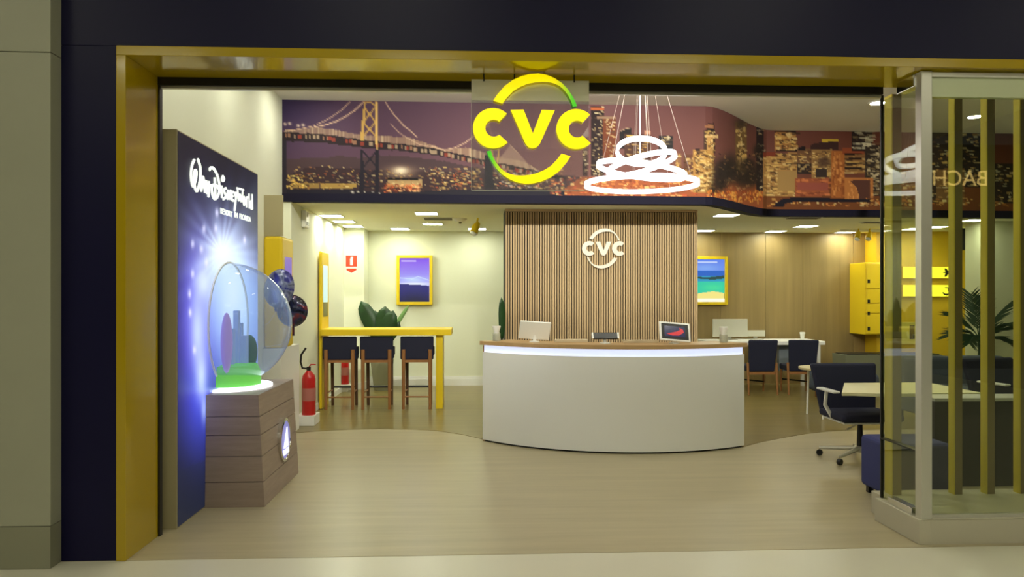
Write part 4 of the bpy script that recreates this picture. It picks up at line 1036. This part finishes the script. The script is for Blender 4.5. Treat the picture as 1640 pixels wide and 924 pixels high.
# safety sign: red square with white extinguisher, arrow below
sy = 12.5; a, b = on_y(554, 409, sy), on_y(572, 427, sy); cx_ = (a.x + b.x) / 2; e = on_y(563, 437, sy).z
t = thing('safety_sign', 'red and white fire extinguisher sign on the boxed column', 'sign', (cx_, sy, a.z - 0.1)); o = Vector(t.location)
part('plate', MB(o).box(a.x - .004, b.x + .004, sy - 0.006, sy - 0.0005, e - .01, a.z + .004), M_WHITE2, t)
R_ = mat('sign_red', (214, 60, 30), 0.4)
part('red_field', MB(o).box(a.x, b.x, sy - 0.008, sy - 0.006, b.z, a.z), R_, t)
part('pictogram', MB(o).box(cx_ - .022, cx_ + .022, sy - 0.010, sy - 0.008, b.z + .02, a.z - .05).box(cx_ - .012, cx_ + .026, sy - .010, sy - .008, a.z - .05, a.z - .02), M_WHITE2, t)
part('arrow', MB(o).prism([(a.x + .01, b.z - .03), (b.x - .01, b.z - .03), (b.x - .01, b.z - .055), (cx_, e), (a.x + .01, b.z - .055)], lambda q: (q[0], sy - .006, q[1]), lambda q: (q[0], sy - .009, q[1])), R_, t)
# emergency light on left wall
p = on_x(485, 352, -2.12)
t = thing('emergency_light', 'small white twin emergency lamp high on the left wall', 'lamp', (-2.12, p.y, p.z)); 
part('housing', MB().box(0.0005, 0.06, -0.09, 0.09, -0.10, 0.11), M_WHITE2, t, bevel=0.012); part('dark_lens', MB().box(0.06, 0.066, -0.05, 0.05, -0.07, -0.03), mat('lens_grey', (110, 112, 108), 0.3), t)
part('glow', MB().ball((0.062, 0.0, 0.06), (0.012, 0.04, 0.03)), M_WHITE2, t)
# posters (backlit frames)
def poster(name, us, vs, Y, label, paint):
    a, b = on_y(us[0], vs[0], Y), on_y(us[1], vs[1], Y)
    t = thing(name, label, 'poster', ((a.x + b.x) / 2, Y, (a.z + b.z) / 2)); o = Vector(t.location); f_ = 0.05; d = 0.10
    mb = MB(o)
    part('frame_side', MB(o).box(a.x, a.x + f_, Y - d, Y - .001, b.z, a.z), M_YEL2, t, bevel=.004); part('frame_side', MB(o).box(b.x - f_, b.x, Y - d, Y - .001, b.z, a.z), M_YEL2, t, bevel=.004)
    part('frame_rail', MB(o).box(a.x + f_, b.x - f_, Y - d, Y - .001, a.z - f_, a.z), M_YEL2, t, bevel=.004); part('frame_rail', MB(o).box(a.x + f_, b.x - f_, Y - d, Y - .001, b.z, b.z + f_), M_YEL2, t, bevel=.004)
    part('backing', MB(o).box(a.x + f_, b.x - f_, Y - d * .6, Y - .002, b.z + f_, a.z - f_), M_BLACK, t)
    q = Paint(0, 0, 100, 140); paint(q)
    X_ = np.linspace(a.x + f_, b.x - f_, 51); Z_ = np.linspace(a.z - f_, b.z + f_, 71)
    pos = np.zeros((71, 51, 3)); pos[..., 0] = X_[None]; pos[..., 1] = Y - d * .6 - .003; pos[..., 2] = Z_[:, None]
    U, V = np.meshgrid(np.linspace(0, 99.9, 51), np.linspace(0, 139.9, 71)); pos -= np.array(o)
    print_grid('picture', (pos, q.at(U, V)), mat('backlit_picture', rough=0.3, attr='Col', emit_attr=True, es=1.0), t)
def pa(q):
    t = q.Y / 140
    for k, (c0, c1) in enumerate(((128, 160), (78, 160), (226, 240))): q.a[..., k] = c0 + (c1 - c0) * np.clip(t / 0.5, 0, 1)
    q.blob(45, 68, 36, 9, (190, 214, 246), .9); q.line([(0, 62), (40, 66), (60, 58), (99, 70)], 2.5, (206, 226, 250), .8)
    q.blob(50, 82, 60, 6, (240, 248, 255), .95); q.poly([(0, 82), (60, 84), (99, 88), (99, 140), (0, 140)], (38, 38, 118))
    q.blob(50, 138, 70, 26, (14, 16, 50), .8); q.rect(4, 54, 6, 9.5, (226, 220, 246), .85)
def pb(q):
    q.rect(0, 100, 0, 52, (96, 130, 226)); q.blob(30, 30, 60, 16, (130, 170, 236), .8); q.rect(0, 100, 36, 56, (38, 96, 190)); q.rect(0, 100, 54, 72, (44, 150, 190)); q.poly([(0, 56), (40, 58), (99, 52), (99, 62), (60, 66), (0, 62)], (40, 70, 62))
    q.rect(0, 100, 72, 112, (48, 196, 160)); q.blob(60, 92, 40, 12, (70, 214, 150), .9); q.poly([(0, 112), (60, 104), (99, 110), (99, 140), (0, 140)], (236, 222, 130)); q.rect(0, 100, 128, 140, (246, 246, 226)); q.rect(6, 74, 6, 10, (220, 230, 250), .85)
poster('picture_frame', (636, 693), (409, 488), 13.0, 'yellow framed purple and blue seascape poster on the pale back wall', pa)
poster('picture_frame', (1108, 1163), (411, 488), 13.0, 'yellow framed turquoise beach poster on the wood wall', pb)
# ceiling vent, detectors and spots
def slot(u0, u1, v, name, label, m, dy=0.14, z=CL):
    a, b = on_z(u0, v, z), on_z(u1, v, z); cx = (a.x + b.x) / 2
    t = thing(name, label, 'vent', (cx, a.y, z)); h = (b.x - a.x) / 2
    part('frame', MB().box(-h - .02, h + .02, -dy - .02, dy + .02, -0.010, -0.0005), M_WHITE2, t)
    n = 5
    for i in range(n): part('slat', MB().box(-h, h, -dy + (2 * dy) * (i + .2) / n, -dy + (2 * dy) * (i + .7) / n, -0.018, -0.010), m, t)
M_VD = mat('vent_dark', (110, 106, 84), 0.6)
slot(680, 724, 349.5, 'ceiling_vent', 'slim dark slotted ceiling vent between two square lights', M_VD)
slot(1262, 1312, 348, 'ceiling_vent', 'slim dark slotted ceiling vent above the two navy chairs', M_VD, 0.08)
slot(1382, 1430, 355.5, 'ceiling_vent', 'slim dark slotted ceiling vent above the yellow cabinet', M_VD, 0.06)
p = on_z(737, 350, CL)
t = thing('smoke_detector', 'round white detector dome beside the slim ceiling vent', 'detector', p)
part('dome', MB().lathe([(0, -0.05), (0.06, -0.045), (0.09, -0.02), (0.10, -0.0005), (0, -0.0005)], 24), M_WHITE2, t, smooth=50); part('sensor_tip', MB().lathe([(0, -0.075), (0.02, -0.07), (0.022, -0.04), (0, -0.04)], 14), M_VD, t)
def spot(p, label, s=1.0):
    t = thing('spotlight', label, 'spotlight', p, group='yellow ceiling spotlights')
    part('stem', MB().tube([(0.03 * s, 0, -0.0005), (0.01 * s, 0, -0.10 * s)], 0.014 * s, 8), M_YEL2, t)
    part('head', MB().tube([(0.035 * s, 0, -0.07 * s), (0.0, -0.02, -0.13 * s), (-0.03 * s, -0.04, -0.21 * s)], [0.03 * s, 0.055 * s, 0.06 * s], 14), M_YEL2, t, smooth=40)
    part('lens', MB().tube([(-0.03 * s, -0.04, -0.211 * s), (-0.045 * s, -0.045, -0.24 * s)], [0.055 * s, 0.04 * s], 14), M_WHITE2, t)
spot(on_z(762, 349, CL), 'yellow ceiling spotlight with a white lens above the left of the slatted block', 1.0)

# ================================================================== RIGHT SIDE
# desk with monitors and navy chairs at the wood wall
DY0, DY1, dz = 12.05, 12.75, 0.80
x0, x1 = X_at(1135, DY0), X_at(1322, DY0)
dk_ = thing('desk', 'white desk at the wood wall behind two navy chairs', 'desk', ((x0 + x1) / 2, 12.4, 0)); o = Vector(dk_.location)
part('desktop', MB(o).box(x0, x1, DY0, DY1, dz - 0.06, dz), M_WHITE, dk_, bevel=.004)
part('modesty_panel', MB(o).box(X_at(1246, 12.3), X_at(1262, 12.3), 12.25, 12.35, 0.30, dz - 0.06), mat('blue_grey_panel', (130, 140, 150), 0.5), dk_)
for x in (x0 + 0.05, x1 - 0.12):
    for y in (DY0 + .05, DY1 - .05): part('leg', MB(o).box(x, x + .05, y - .025, y + .025, 0.003, dz - 0.06), M_WHITE, dk_)
def monitor(u0, u1, v0, v1, Y, label):
    a, b = on_y(u0, v0, Y), on_y(u1, v1, Y); cx = (a.x + b.x) / 2
    t = thing('monitor', label, 'monitor', (cx, Y, dz), group='monitors on the desk'); h = (b.x - a.x) / 2
    zb_ = max(b.z - dz, 0.05); zt_ = a.z - dz
    part('back_shell', MB().box(-h, h, -0.02, 0.015, zb_, zt_), mat('monitor_back', (206, 204, 186), 0.45), t, bevel=.008); part('stem', MB().box(-.03, .03, .015, .035, 0.01, zb_ + .1), M_ALU, t); part('foot', MB().box(-.11, .11, -.07, .1, 0.0005, 0.012), M_ALU, t)
    part('front_glass', MB().box(-h + .01, h - .01, 0.0152, 0.0165, zb_ + .01, zt_ - .01), M_BLACK, t)
monitor(1141, 1197, 511, 542, 12.45, 'larger pale monitor seen from behind beyond the counter end')
monitor(1196, 1225, 529, 544, 12.6, 'smaller pale monitor seen from behind on the desk')
p = on_y(1285, 546, 12.3); t = thing('paper_cup', 'small white paper cup on the desk behind the right navy chair', 'cup', (p.x, 12.3, dz))
part('cup', MB().lathe([(0, 0.0005), (0.028, 0.0005), (0.038, 0.11), (0, 0.10)], 18), M_WHITE2, t, smooth=40); part('lid', MB().lathe([(0, .112), (.045, .112), (.045, .125), (.036, .135), (0, .135)], 18), M_WHITE2, t, smooth=40)
chair = None
for (ua, ub), lab, rz in (((1195, 1246), 'navy upholstered chair with wooden legs right beside the counter end', 0.0), ((1259, 1312), 'navy upholstered chair with wooden legs in front of the paper cup', -0.12)):
    YC = 11.55; xm = X_at((ua + ub) / 2, YC); h = (X_at(ub, YC) - X_at(ua, YC)) / 2 - 0.02
    if chair is None:
        chair = thing('desk_chair', lab, 'chair', (xm, YC, 0), rz, group='navy chairs at the wood wall desk')
        part('backrest', MB().hexa([(-h + .03, 0, .36), (h - .03, 0, .36), (h - .03, .07, .36), (-h + .03, .07, .36)], [(-h, -.08, .855), (h, -.08, .855), (h, -.02, .855), (-h, -.02, .855)]), M_NAVYF, chair, bevel=.025, seg=3)
        part('seat', MB().box(-h + .01, h - .01, 0.05, .50, .36, .45), M_NAVYF, chair, bevel=.02, seg=3)
        part('seat_rail', MB().box(-h + .01, h - .01, .0, .03, .32, .36), M_WOODL, chair)
        for s_ in (-1, 1):
            part('leg', MB().tube([(s_ * (h - .005), -.05, 0.003), (s_ * (h - .005), 0.0, .50)], [.014, .02], 10), M_WOODL, chair, smooth=40); part('leg', MB().tube([(s_ * (h - .03), .47, 0.003), (s_ * (h - .03), .44, .37)], [.014, .02], 10), M_WOODL, chair, smooth=40)
        part('stretcher', MB().tube([(-h + .03, .45, .2), (h - .03, .45, .16)], .012, 8), M_BLACK, chair)
    else: copy_tree(chair, loc=(xm, YC, 0), rz=rz, label=lab)
# round side table
p = on_z(1318, 672); rt = thing('side_table', 'round pale side table with thin white legs beside the dark chair', 'table', (p.x + 0.12, p.y + 0.22, 0))
zt = 0.63
part('tabletop', MB().lathe([(0, zt - .03), (.30, zt - .03), (.31, zt - .02), (.31, zt), (0, zt)], 40), mat('pale_top', (212, 200, 160), 0.4), rt, smooth=40)
for a in (-2.07, 0.02, 2.1): part('leg', MB().tube([(.25 * math.cos(a), .25 * math.sin(a), 0.003), (.23 * math.cos(a), .23 * math.sin(a), zt - .03)], [.012, .016], 10), M_WHITE2, rt, smooth=40)
# grey round pouf
p = on_z(1322, 643); t = thing('ottoman', 'grey blue ottoman behind the round side table', 'ottoman', (p.x + .36, p.y + .22, 0))
part('cushion', MB().box(-.40, .40, -.36, .36, .10, .42), M_GREYF, t, bevel=.09, seg=4)
for sx_ in (-1, 1):
    for sy_ in (-1, 1): part('foot', MB().tube([(sx_ * .28, sy_ * .25, 0.003), (sx_ * .28, sy_ * .25, .12)], .02, 8), M_WOODL, t)
# grey planter trough
a, b = on_y(1352, 568, 12.2), on_y(1420, 568, 12.2)
t = thing('planter_box', 'long grey planter box against the wood wall below the yellow cabinet', 'planter', ((a.x + 8.0) / 2 - .6, 12.35, 0)); o = Vector(t.location); xe = a.x + 1.6
part('trough', MB(o).hexa([(a.x, 12.15, .003), (xe, 12.15, .003), (xe, 12.55, .003), (a.x, 12.55, .003)], [(a.x - .02, 12.12, a.z), (xe, 12.12, a.z), (xe, 12.58, a.z), (a.x - .02, 12.58, a.z)]), mat('trough_grey', (120, 122, 100), 0.6), t); part('soil', MB(o).box(a.x + .02, xe - .02, 12.16, 12.54, a.z + .0005, a.z + .012), M_BLACK, t)
# yellow wall and cabinet
YW = 12.62
ya = X_at(1404, YW); yb = X_at(1572, 11.9)
struct('wall_yellow', MB().box(ya, XR, YW, 13.0, 0, CL), mat('yellow_wall', (214, 178, 30), 0.5), 'yellow painted wall section in the right rear corner', 'wall')
a, b = on_y(1378, 421, 12.62), on_y(1413, 536, 12.45)
cb = thing('wall_cabinet', 'tall yellow wall cabinet of stacked drawers on the wood wall', 'cabinet', ((a.x + ya) / 2, 12.8, (a.z + b.z) / 2)); o = Vector(cb.location)
xe = ya + 0.25
part('carcass', MB(o).box(a.x, xe, 12.45, 12.999, b.z, a.z), M_YEL2, cb, bevel=.01)
vs_ = [422, 463, 486, 502, 535]
for v0, v1 in zip(vs_, vs_[1:]):
    d = part('drawer', MB(o).box(a.x + .01, xe - .01, 12.425, 12.449, Z_at(v1, 12.45, 1390) + .008, Z_at(v0, 12.45, 1390) - .004), M_YEL2, cb, bevel=.004)
    q = on_y(1391.5, (v0 + v1) / 2 + 8, 12.42); part('keyhole', MB(o).box(q.x - .02, q.x + .02, 12.418, 12.425, q.z - .03, q.z + .03), M_BLACK, d)
for u, lab in ((1373, 'yellow ceiling spotlight over the left edge of the yellow cabinet'), (1391, 'yellow ceiling spotlight over the right edge of the yellow cabinet')):
    spot(on_z(u, 366, CL), lab, 0.8)
t = thing('spot_track', 'pale ceiling track carrying the two right spotlights', 'track', on_z(1385, 366.5, CL) + Vector((0, .12, 0)))
part('rail', MB().box(-.35, .35, -.03, .03, -.04, -.0005), M_WHITE2, t); part('end_cap', MB().box(.35, .36, -.032, .032, -.042, -.0005), M_VD, t)
# lit wayfinding boards on the yellow wall
SIGY = mat('lit_yellow', (250, 240, 60), 0.4, emit=(255, 246, 60), es=0.95)
def board(vs2, label, mark):
    a, b = on_y(1443, vs2[0], YW), on_y(1533, vs2[1], YW)
    t = thing('lit_sign', label, 'sign', ((a.x + b.x) / 2, YW, (a.z + b.z) / 2)); o = Vector(t.location)
    part('housing', MB(o).box(a.x, b.x, YW - .05, YW - .0005, b.z, a.z), M_YEL2, t); part('lit_face', MB(o).box(a.x + .005, b.x - .005, YW - .054, YW - .05, b.z + .005, a.z - .005), SIGY, t)
    cz = (a.z + b.z) / 2; cx = X_at(1512, YW)
    for pl in mark: part('symbol', MB(o).prism([(cx + x, cz + z) for x, z in pl], lambda q: (q[0], YW - .054, q[1]), lambda q: (q[0], YW - .058, q[1])), M_BLACK, t)
board((427, 446), 'upper lit yellow sign with a black arrow behind the fins', [[(-.05, -.008), (-.01, -.008), (-.03, -.07), (0.0, -.07), (.06, 0), (0.0, .07), (-.03, .07), (-.01, .008), (-.05, .008)]])
board((456, 475), 'lower lit yellow sign with a black curved symbol behind the fins', [[(-.06, -.02), (-.02, -.05), (.03, -.05), (.05, -.02), (.05, -.06), (.02, -.085), (-.03, -.075), (-.06, -.04)], [(-.02, .06), (.03, .06), (.03, .045), (-.02, .045)], [(.03, .06), (.04, .06), (.04, -.01), (.03, -.01)]])
# notice boards
def notice(us, vs2, label, marks):
    a, b = on_y(us[0], vs2[0], YW), on_y(us[1], vs2[1], YW)
    t = thing('notice_board', label, 'notice', ((a.x + b.x) / 2, YW, (a.z + b.z) / 2)); o = Vector(t.location)
    part('card', MB(o).box(a.x, b.x, YW - .03, YW - .0005, b.z, a.z), mat('notice_card', (206, 196, 104), 0.5), t, bevel=.003)
    for (u0, u1, v0, v1) in marks:
        p, q = on_y(u0, v0, YW), on_y(u1, v1, YW); part('picture', MB(o).box(p.x, q.x, YW - .033, YW - .03, q.z, p.z), mat('notice_dark', (44, 36, 62), 0.5), t)
notice((1427, 1476), (516, 551), 'pale notice card with two dark pictures on the yellow wall', [(1432, 1441, 530, 542), (1455, 1463, 521, 543)])
notice((1427, 1474), (566, 602), 'pale notice card with a black bracket mark on the yellow wall', [(1455, 1457.5, 570, 588), (1457.5, 1462, 570, 572.5), (1457.5, 1462, 585.5, 588)])
# dark screen and white column at the far right
a, b = on_y(1541, 365, 11.3), on_y(1578, 400, 11.3)
t = thing('wall_screen', 'dark screen box hung under the ceiling beside the white column', 'screen', ((a.x + b.x) / 2, 11.35, CL)); o = Vector(t.location)
part('casing', MB(o).box(a.x, b.x + .1, 11.3, 11.42, b.z, CL - .06), M_DARKB, t, bevel=.004); part('hanger', MB(o).box(a.x + .2, a.x + .26, 11.34, 11.38, CL - .06, CL - .0005), M_ALU, t)
cx0 = X_at(1574, 10.8)
struct('wall_column_right', MB().box(cx0, XR, 10.8, 11.2, 0, CL), mat('column_paint', (206, 206, 180), 0.7), 'off-white boxed column behind the palm at the far right', 'wall')
# sofa
YS = 9.35; x0, x1 = X_at(1440, YS), X_at(1606, YS)
sf = thing('sofa', 'long grey blue sofa below the yellow wall', 'sofa', ((x0 + x1) / 2, YS, 0)); o = Vector(sf.location); zb_ = Z_at(570, YS, 1540)
part('base', MB(o).box(x0, x1, YS - .75, YS + .15, .10, .30), M_GREYF, sf, bevel=.03, seg=3)
for i in range(2):
    xa_, xb_ = lerp(x0, x1, i / 2) + .005, lerp(x0, x1, (i + 1) / 2) - .005
    part('seat_cushion', MB(o).box(xa_, xb_, YS - .76, YS - .08, .30, .44), M_GREYF, sf, bevel=.035, seg=3); part('back_cushion', MB(o).box(xa_, xb_, YS - .08, YS + .14, .302, zb_), M_GREYF, sf, bevel=.05, seg=3)
for x in (x0 + .08, x1 - .08):
    for y in (YS - .68, YS + .08): part('foot', MB(o).tube([(x, y, 0.003), (x, y, .11)], .02, 8), M_BLACK, sf)
# palm
PP = 10.15; c = on_y(1568, 560, PP)
pm = thing('potted_palm', 'tall potted palm with narrow leaflets behind the sofa', 'palm', (c.x, PP, 0))
part('planter', MB().lathe([(0, .003), (.16, .003), (.21, .45), (.19, .45), (.18, .41), (0, .41)], 26), M_DARKB, pm, smooth=40)
part('trunk', MB().tube([(0, 0, .4), (.02, 0, .8), (0, 0, 1.0)], [.035, .03, .025], 8), M_PALM, pm)
def frond(a, L, rise, droop, seed):
    r = random.Random(seed); mb = MB(); pts = []
    for i in range(11):
        t = i / 10; rr_ = L * t * (0.9); z = 0.95 + rise * t - droop * t * t; pts.append(Vector((rr_ * math.cos(a), rr_ * math.sin(a), z)))
    mb.tube(pts, [0.008 * (1 - i / 13) for i in range(11)], 5)
    side = Vector((-math.sin(a), math.cos(a), 0))
    for i in range(2, 11):
        for s_ in (-1, 1):
            for h in (0, .5):
                if i + h > 10: continue
                p = pts[i].lerp(pts[min(i + 1, 10)], h); d = (pts[i] - pts[i - 1]).normalized(); l = .30 * (1 - .4 * abs(i / 10 - .5)) * r.uniform(.85, 1.1)
                e = p + d * l * .75 + side * s_ * l * .62 + Vector((0, 0, -.05 * r.random())); n_ = Vector((0, 0, .011))
                v = [mb._v(p - n_), mb._v(p + n_), mb._v(p.lerp(e, .5) + n_ * 1.2), mb._v(e), mb._v(p.lerp(e, .5) - n_ * 1.2)]; mb._f(v)
    q = part('frond', mb, M_PALM, pm); q['kind'] = 'stuff' if False else 'part'; del q['kind']
for i, (a, L, ri, dr) in enumerate(((0.1, .55, .65, .15), (-.5, .65, .4, .25), (.9, .5, .75, .2), (2.0, .35, .5, .2), (3.0, .38, .3, .25), (3.8, .4, .2, .25), (5.0, .6, .5, .3), (-.15, .6, .15, .3), (1.4, .25, .7, .1))): frond(a, L, ri, dr, i)
# front work table, office chairs, pouf, black cabinet
WY0, WY1, wz = 6.30, 7.02, .72
x0 = X_at(1350, WY0); x1 = X_at(1520, 6.7); xbk = X_at(1352, WY1)
wt = thing('work_table', 'white work table with a wavy front edge behind the return glass', 'table', ((x0 + x1) / 2, 6.66, 0)); o = Vector(wt.location)
fr = [(x0, WY0 + .02), (x0 + .10, WY0 + .015), (x0 + .22, WY0 - .03), (x0 + .36, WY0 - .06), (x0 + .7, WY0 - .06), (x1, WY0 - .05)]
mb = MB(o).hexa([(x, y, wz - .03) for x, y in fr] + [(x1, WY1, wz - .03), (xbk, WY1, wz - .03)], [(x, y, wz) for x, y in fr] + [(x1, WY1, wz), (xbk, WY1, wz)])
part('tabletop', mb, mat('cream_top', (232, 226, 184), 0.4), wt, bevel=.004)
for x in (x0 + .75, x1 - .08):
    for y in (WY0 + .1, WY1 - .08): part('leg', MB(o).tube([(x, y, 0.0), (x, y, wz - .03)], .022, 10), M_WHITE2, wt, smooth=40)
def office_chair(loc, rz, label):
    t = thing('office_chair', label, 'chair', loc, rz, group='white framed office chairs')
    part('backrest', MB().hexa([(-.27, .20, .40), (.27, .20, .40), (.27, .26, .40), (-.27, .26, .40)], [(-.33, .30, .88), (.33, .30, .88), (.33, .37, .88), (-.33, .37, .88)]), M_NAVYF, t, bevel=.03, seg=3)
    part('seat', MB().box(-.29, .29, -.26, .24, .39, .46), M_NAVYF, t, bevel=.03, seg=3)
    part('underframe', MB().box(-.26, .26, -.22, .2, .368, .388), M_WHITE2, t, bevel=.008)
    part('gas_post', MB().tube([(0, 0, .12), (0, 0, .37)], [.03, .022], 12), M_BLACK, t, smooth=40)
    part('lever', MB().tube([(-.05, -.08, .36), (-.20, -.14, .31)], [.006, .009], 8), M_CHROME, t)
    for s_ in (-1, 1):
        arm = part('armrest', MB().box(s_ * .34 - .035, s_ * .34 + .035, -.24, .10, .655, .675), M_WHITE2, t, bevel=.008); part('arm_support', MB().tube([(s_ * .34, -.04, .66), (s_ * .335, 0, .52), (s_ * .26, 0, .39)], [.016, .018, .018], 8), M_WHITE2, arm, smooth=60)
    part('hub', MB().lathe([(0, .075), (.045, .075), (.05, .13), (0, .14)], 16), M_ALU, t, smooth=40)
    for i in range(5):
        a = math.radians(-145 + 72 * i); d = Vector((math.cos(a), math.sin(a), 0))
        lg = part('base_leg', MB().tube([d * .03 + Vector((0, 0, .11)), d * .36 + Vector((0, 0, .075))], [.022, .014], 8), M_ALU, t, smooth=40)
        part('castor', MB().lathe([(0, -.018), (.026, -.018), (.03, -.01), (.03, .01), (.026, .018), (0, .018)], 16, d * .36 + Vector((0, 0, .0305)), Matrix.Rotation(a, 3, 'Z') @ Matrix.Rotation(PI / 2, 3, 'X')), M_BLACK, lg, smooth=40)
        part('castor_fork', MB().box(-.006, .006, -.006, .006, .03, .078, Matrix.Translation(d * .36)), M_CHROME, lg)
    return t
p = on_z(1345, 745); oc = office_chair((p.x + .36 * math.cos(math.radians(35)), p.y + .36 * math.sin(math.radians(35)), 0), 0, 'navy office chair with white frame at the wavy work table')
copy_tree(oc, loc=(X_at(1625, 7.5), 7.5, 0), rz=0.2, label='navy office chair with white frame behind the black low cabinet')
a = on_z(1377, 786)
pf = thing('pouf', 'square blue pouf just behind the return glass', 'pouf', (a.x + .25, a.y - .2, 0))
part('cushion', MB().box(-.24, .24, -.22, .22, .05, .45), M_BLUEF, pf, bevel=.035, seg=3)
for sx_ in (-1, 1):
    for sy_ in (-1, 1): part('foot', MB().box(sx_ * .19 - .02, sx_ * .19 + .02, sy_ * .16 - .02, sy_ * .16 + .02, 0, .05), M_BLACK, pf)
kx0 = X_at(1497, 5.97)
kc = thing('low_cabinet', 'black low cabinet with a thin white top edge behind the fins', 'cabinet', (kx0 + 1.2, 6.1, 0)); o = Vector(kc.location)
part('body', MB(o).box(kx0, kx0 + 2.4, 5.97, 6.2, 0, .69), M_DARKB, kc, bevel=.004); part('top_edge', MB(o).box(kx0 - .005, kx0 + 2.405, 5.96, 6.21, .69, .715), mat('grey_white', (190, 190, 188), 0.4), kc)
for i in range(3): part('door', MB(o).box(kx0 + .01 + .8 * i, kx0 + .79 + .8 * i, 6.2, 6.215, .03, .68), M_DARKB, kc)
# sign across the mall, seen only as a reflection in the front glass
me = text_mesh('BACH', 0.46)
xs_ = [v.co.x for v in me.vertices]; cx = (max(xs_) + min(xs_)) / 2
Yv = 2 * 4.635 + 6.19; q = on_y(1538, 297, Yv)
sgn = thing('opposite_sign', 'warm lit lettering of the shop across the mall', 'sign', (q.x, -6.2, q.z))
me.transform(Matrix.Rotation(PI / 2, 4, 'X')); me.transform(Matrix.Translation((-cx, 0, 0))); me.transform(Matrix.Rotation(PI, 4, 'Z'))
for v in me.vertices: v.co.y = v.co.y + 0.012
link('lettering', me, mat('warm_letter', (230, 200, 130), 0.4, emit=(255, 214, 130), es=5.0), sgn)
part('mounting_bar', MB().box(-.75, .75, .0005, .008, -.03, -.01), M_BLACK, sgn)
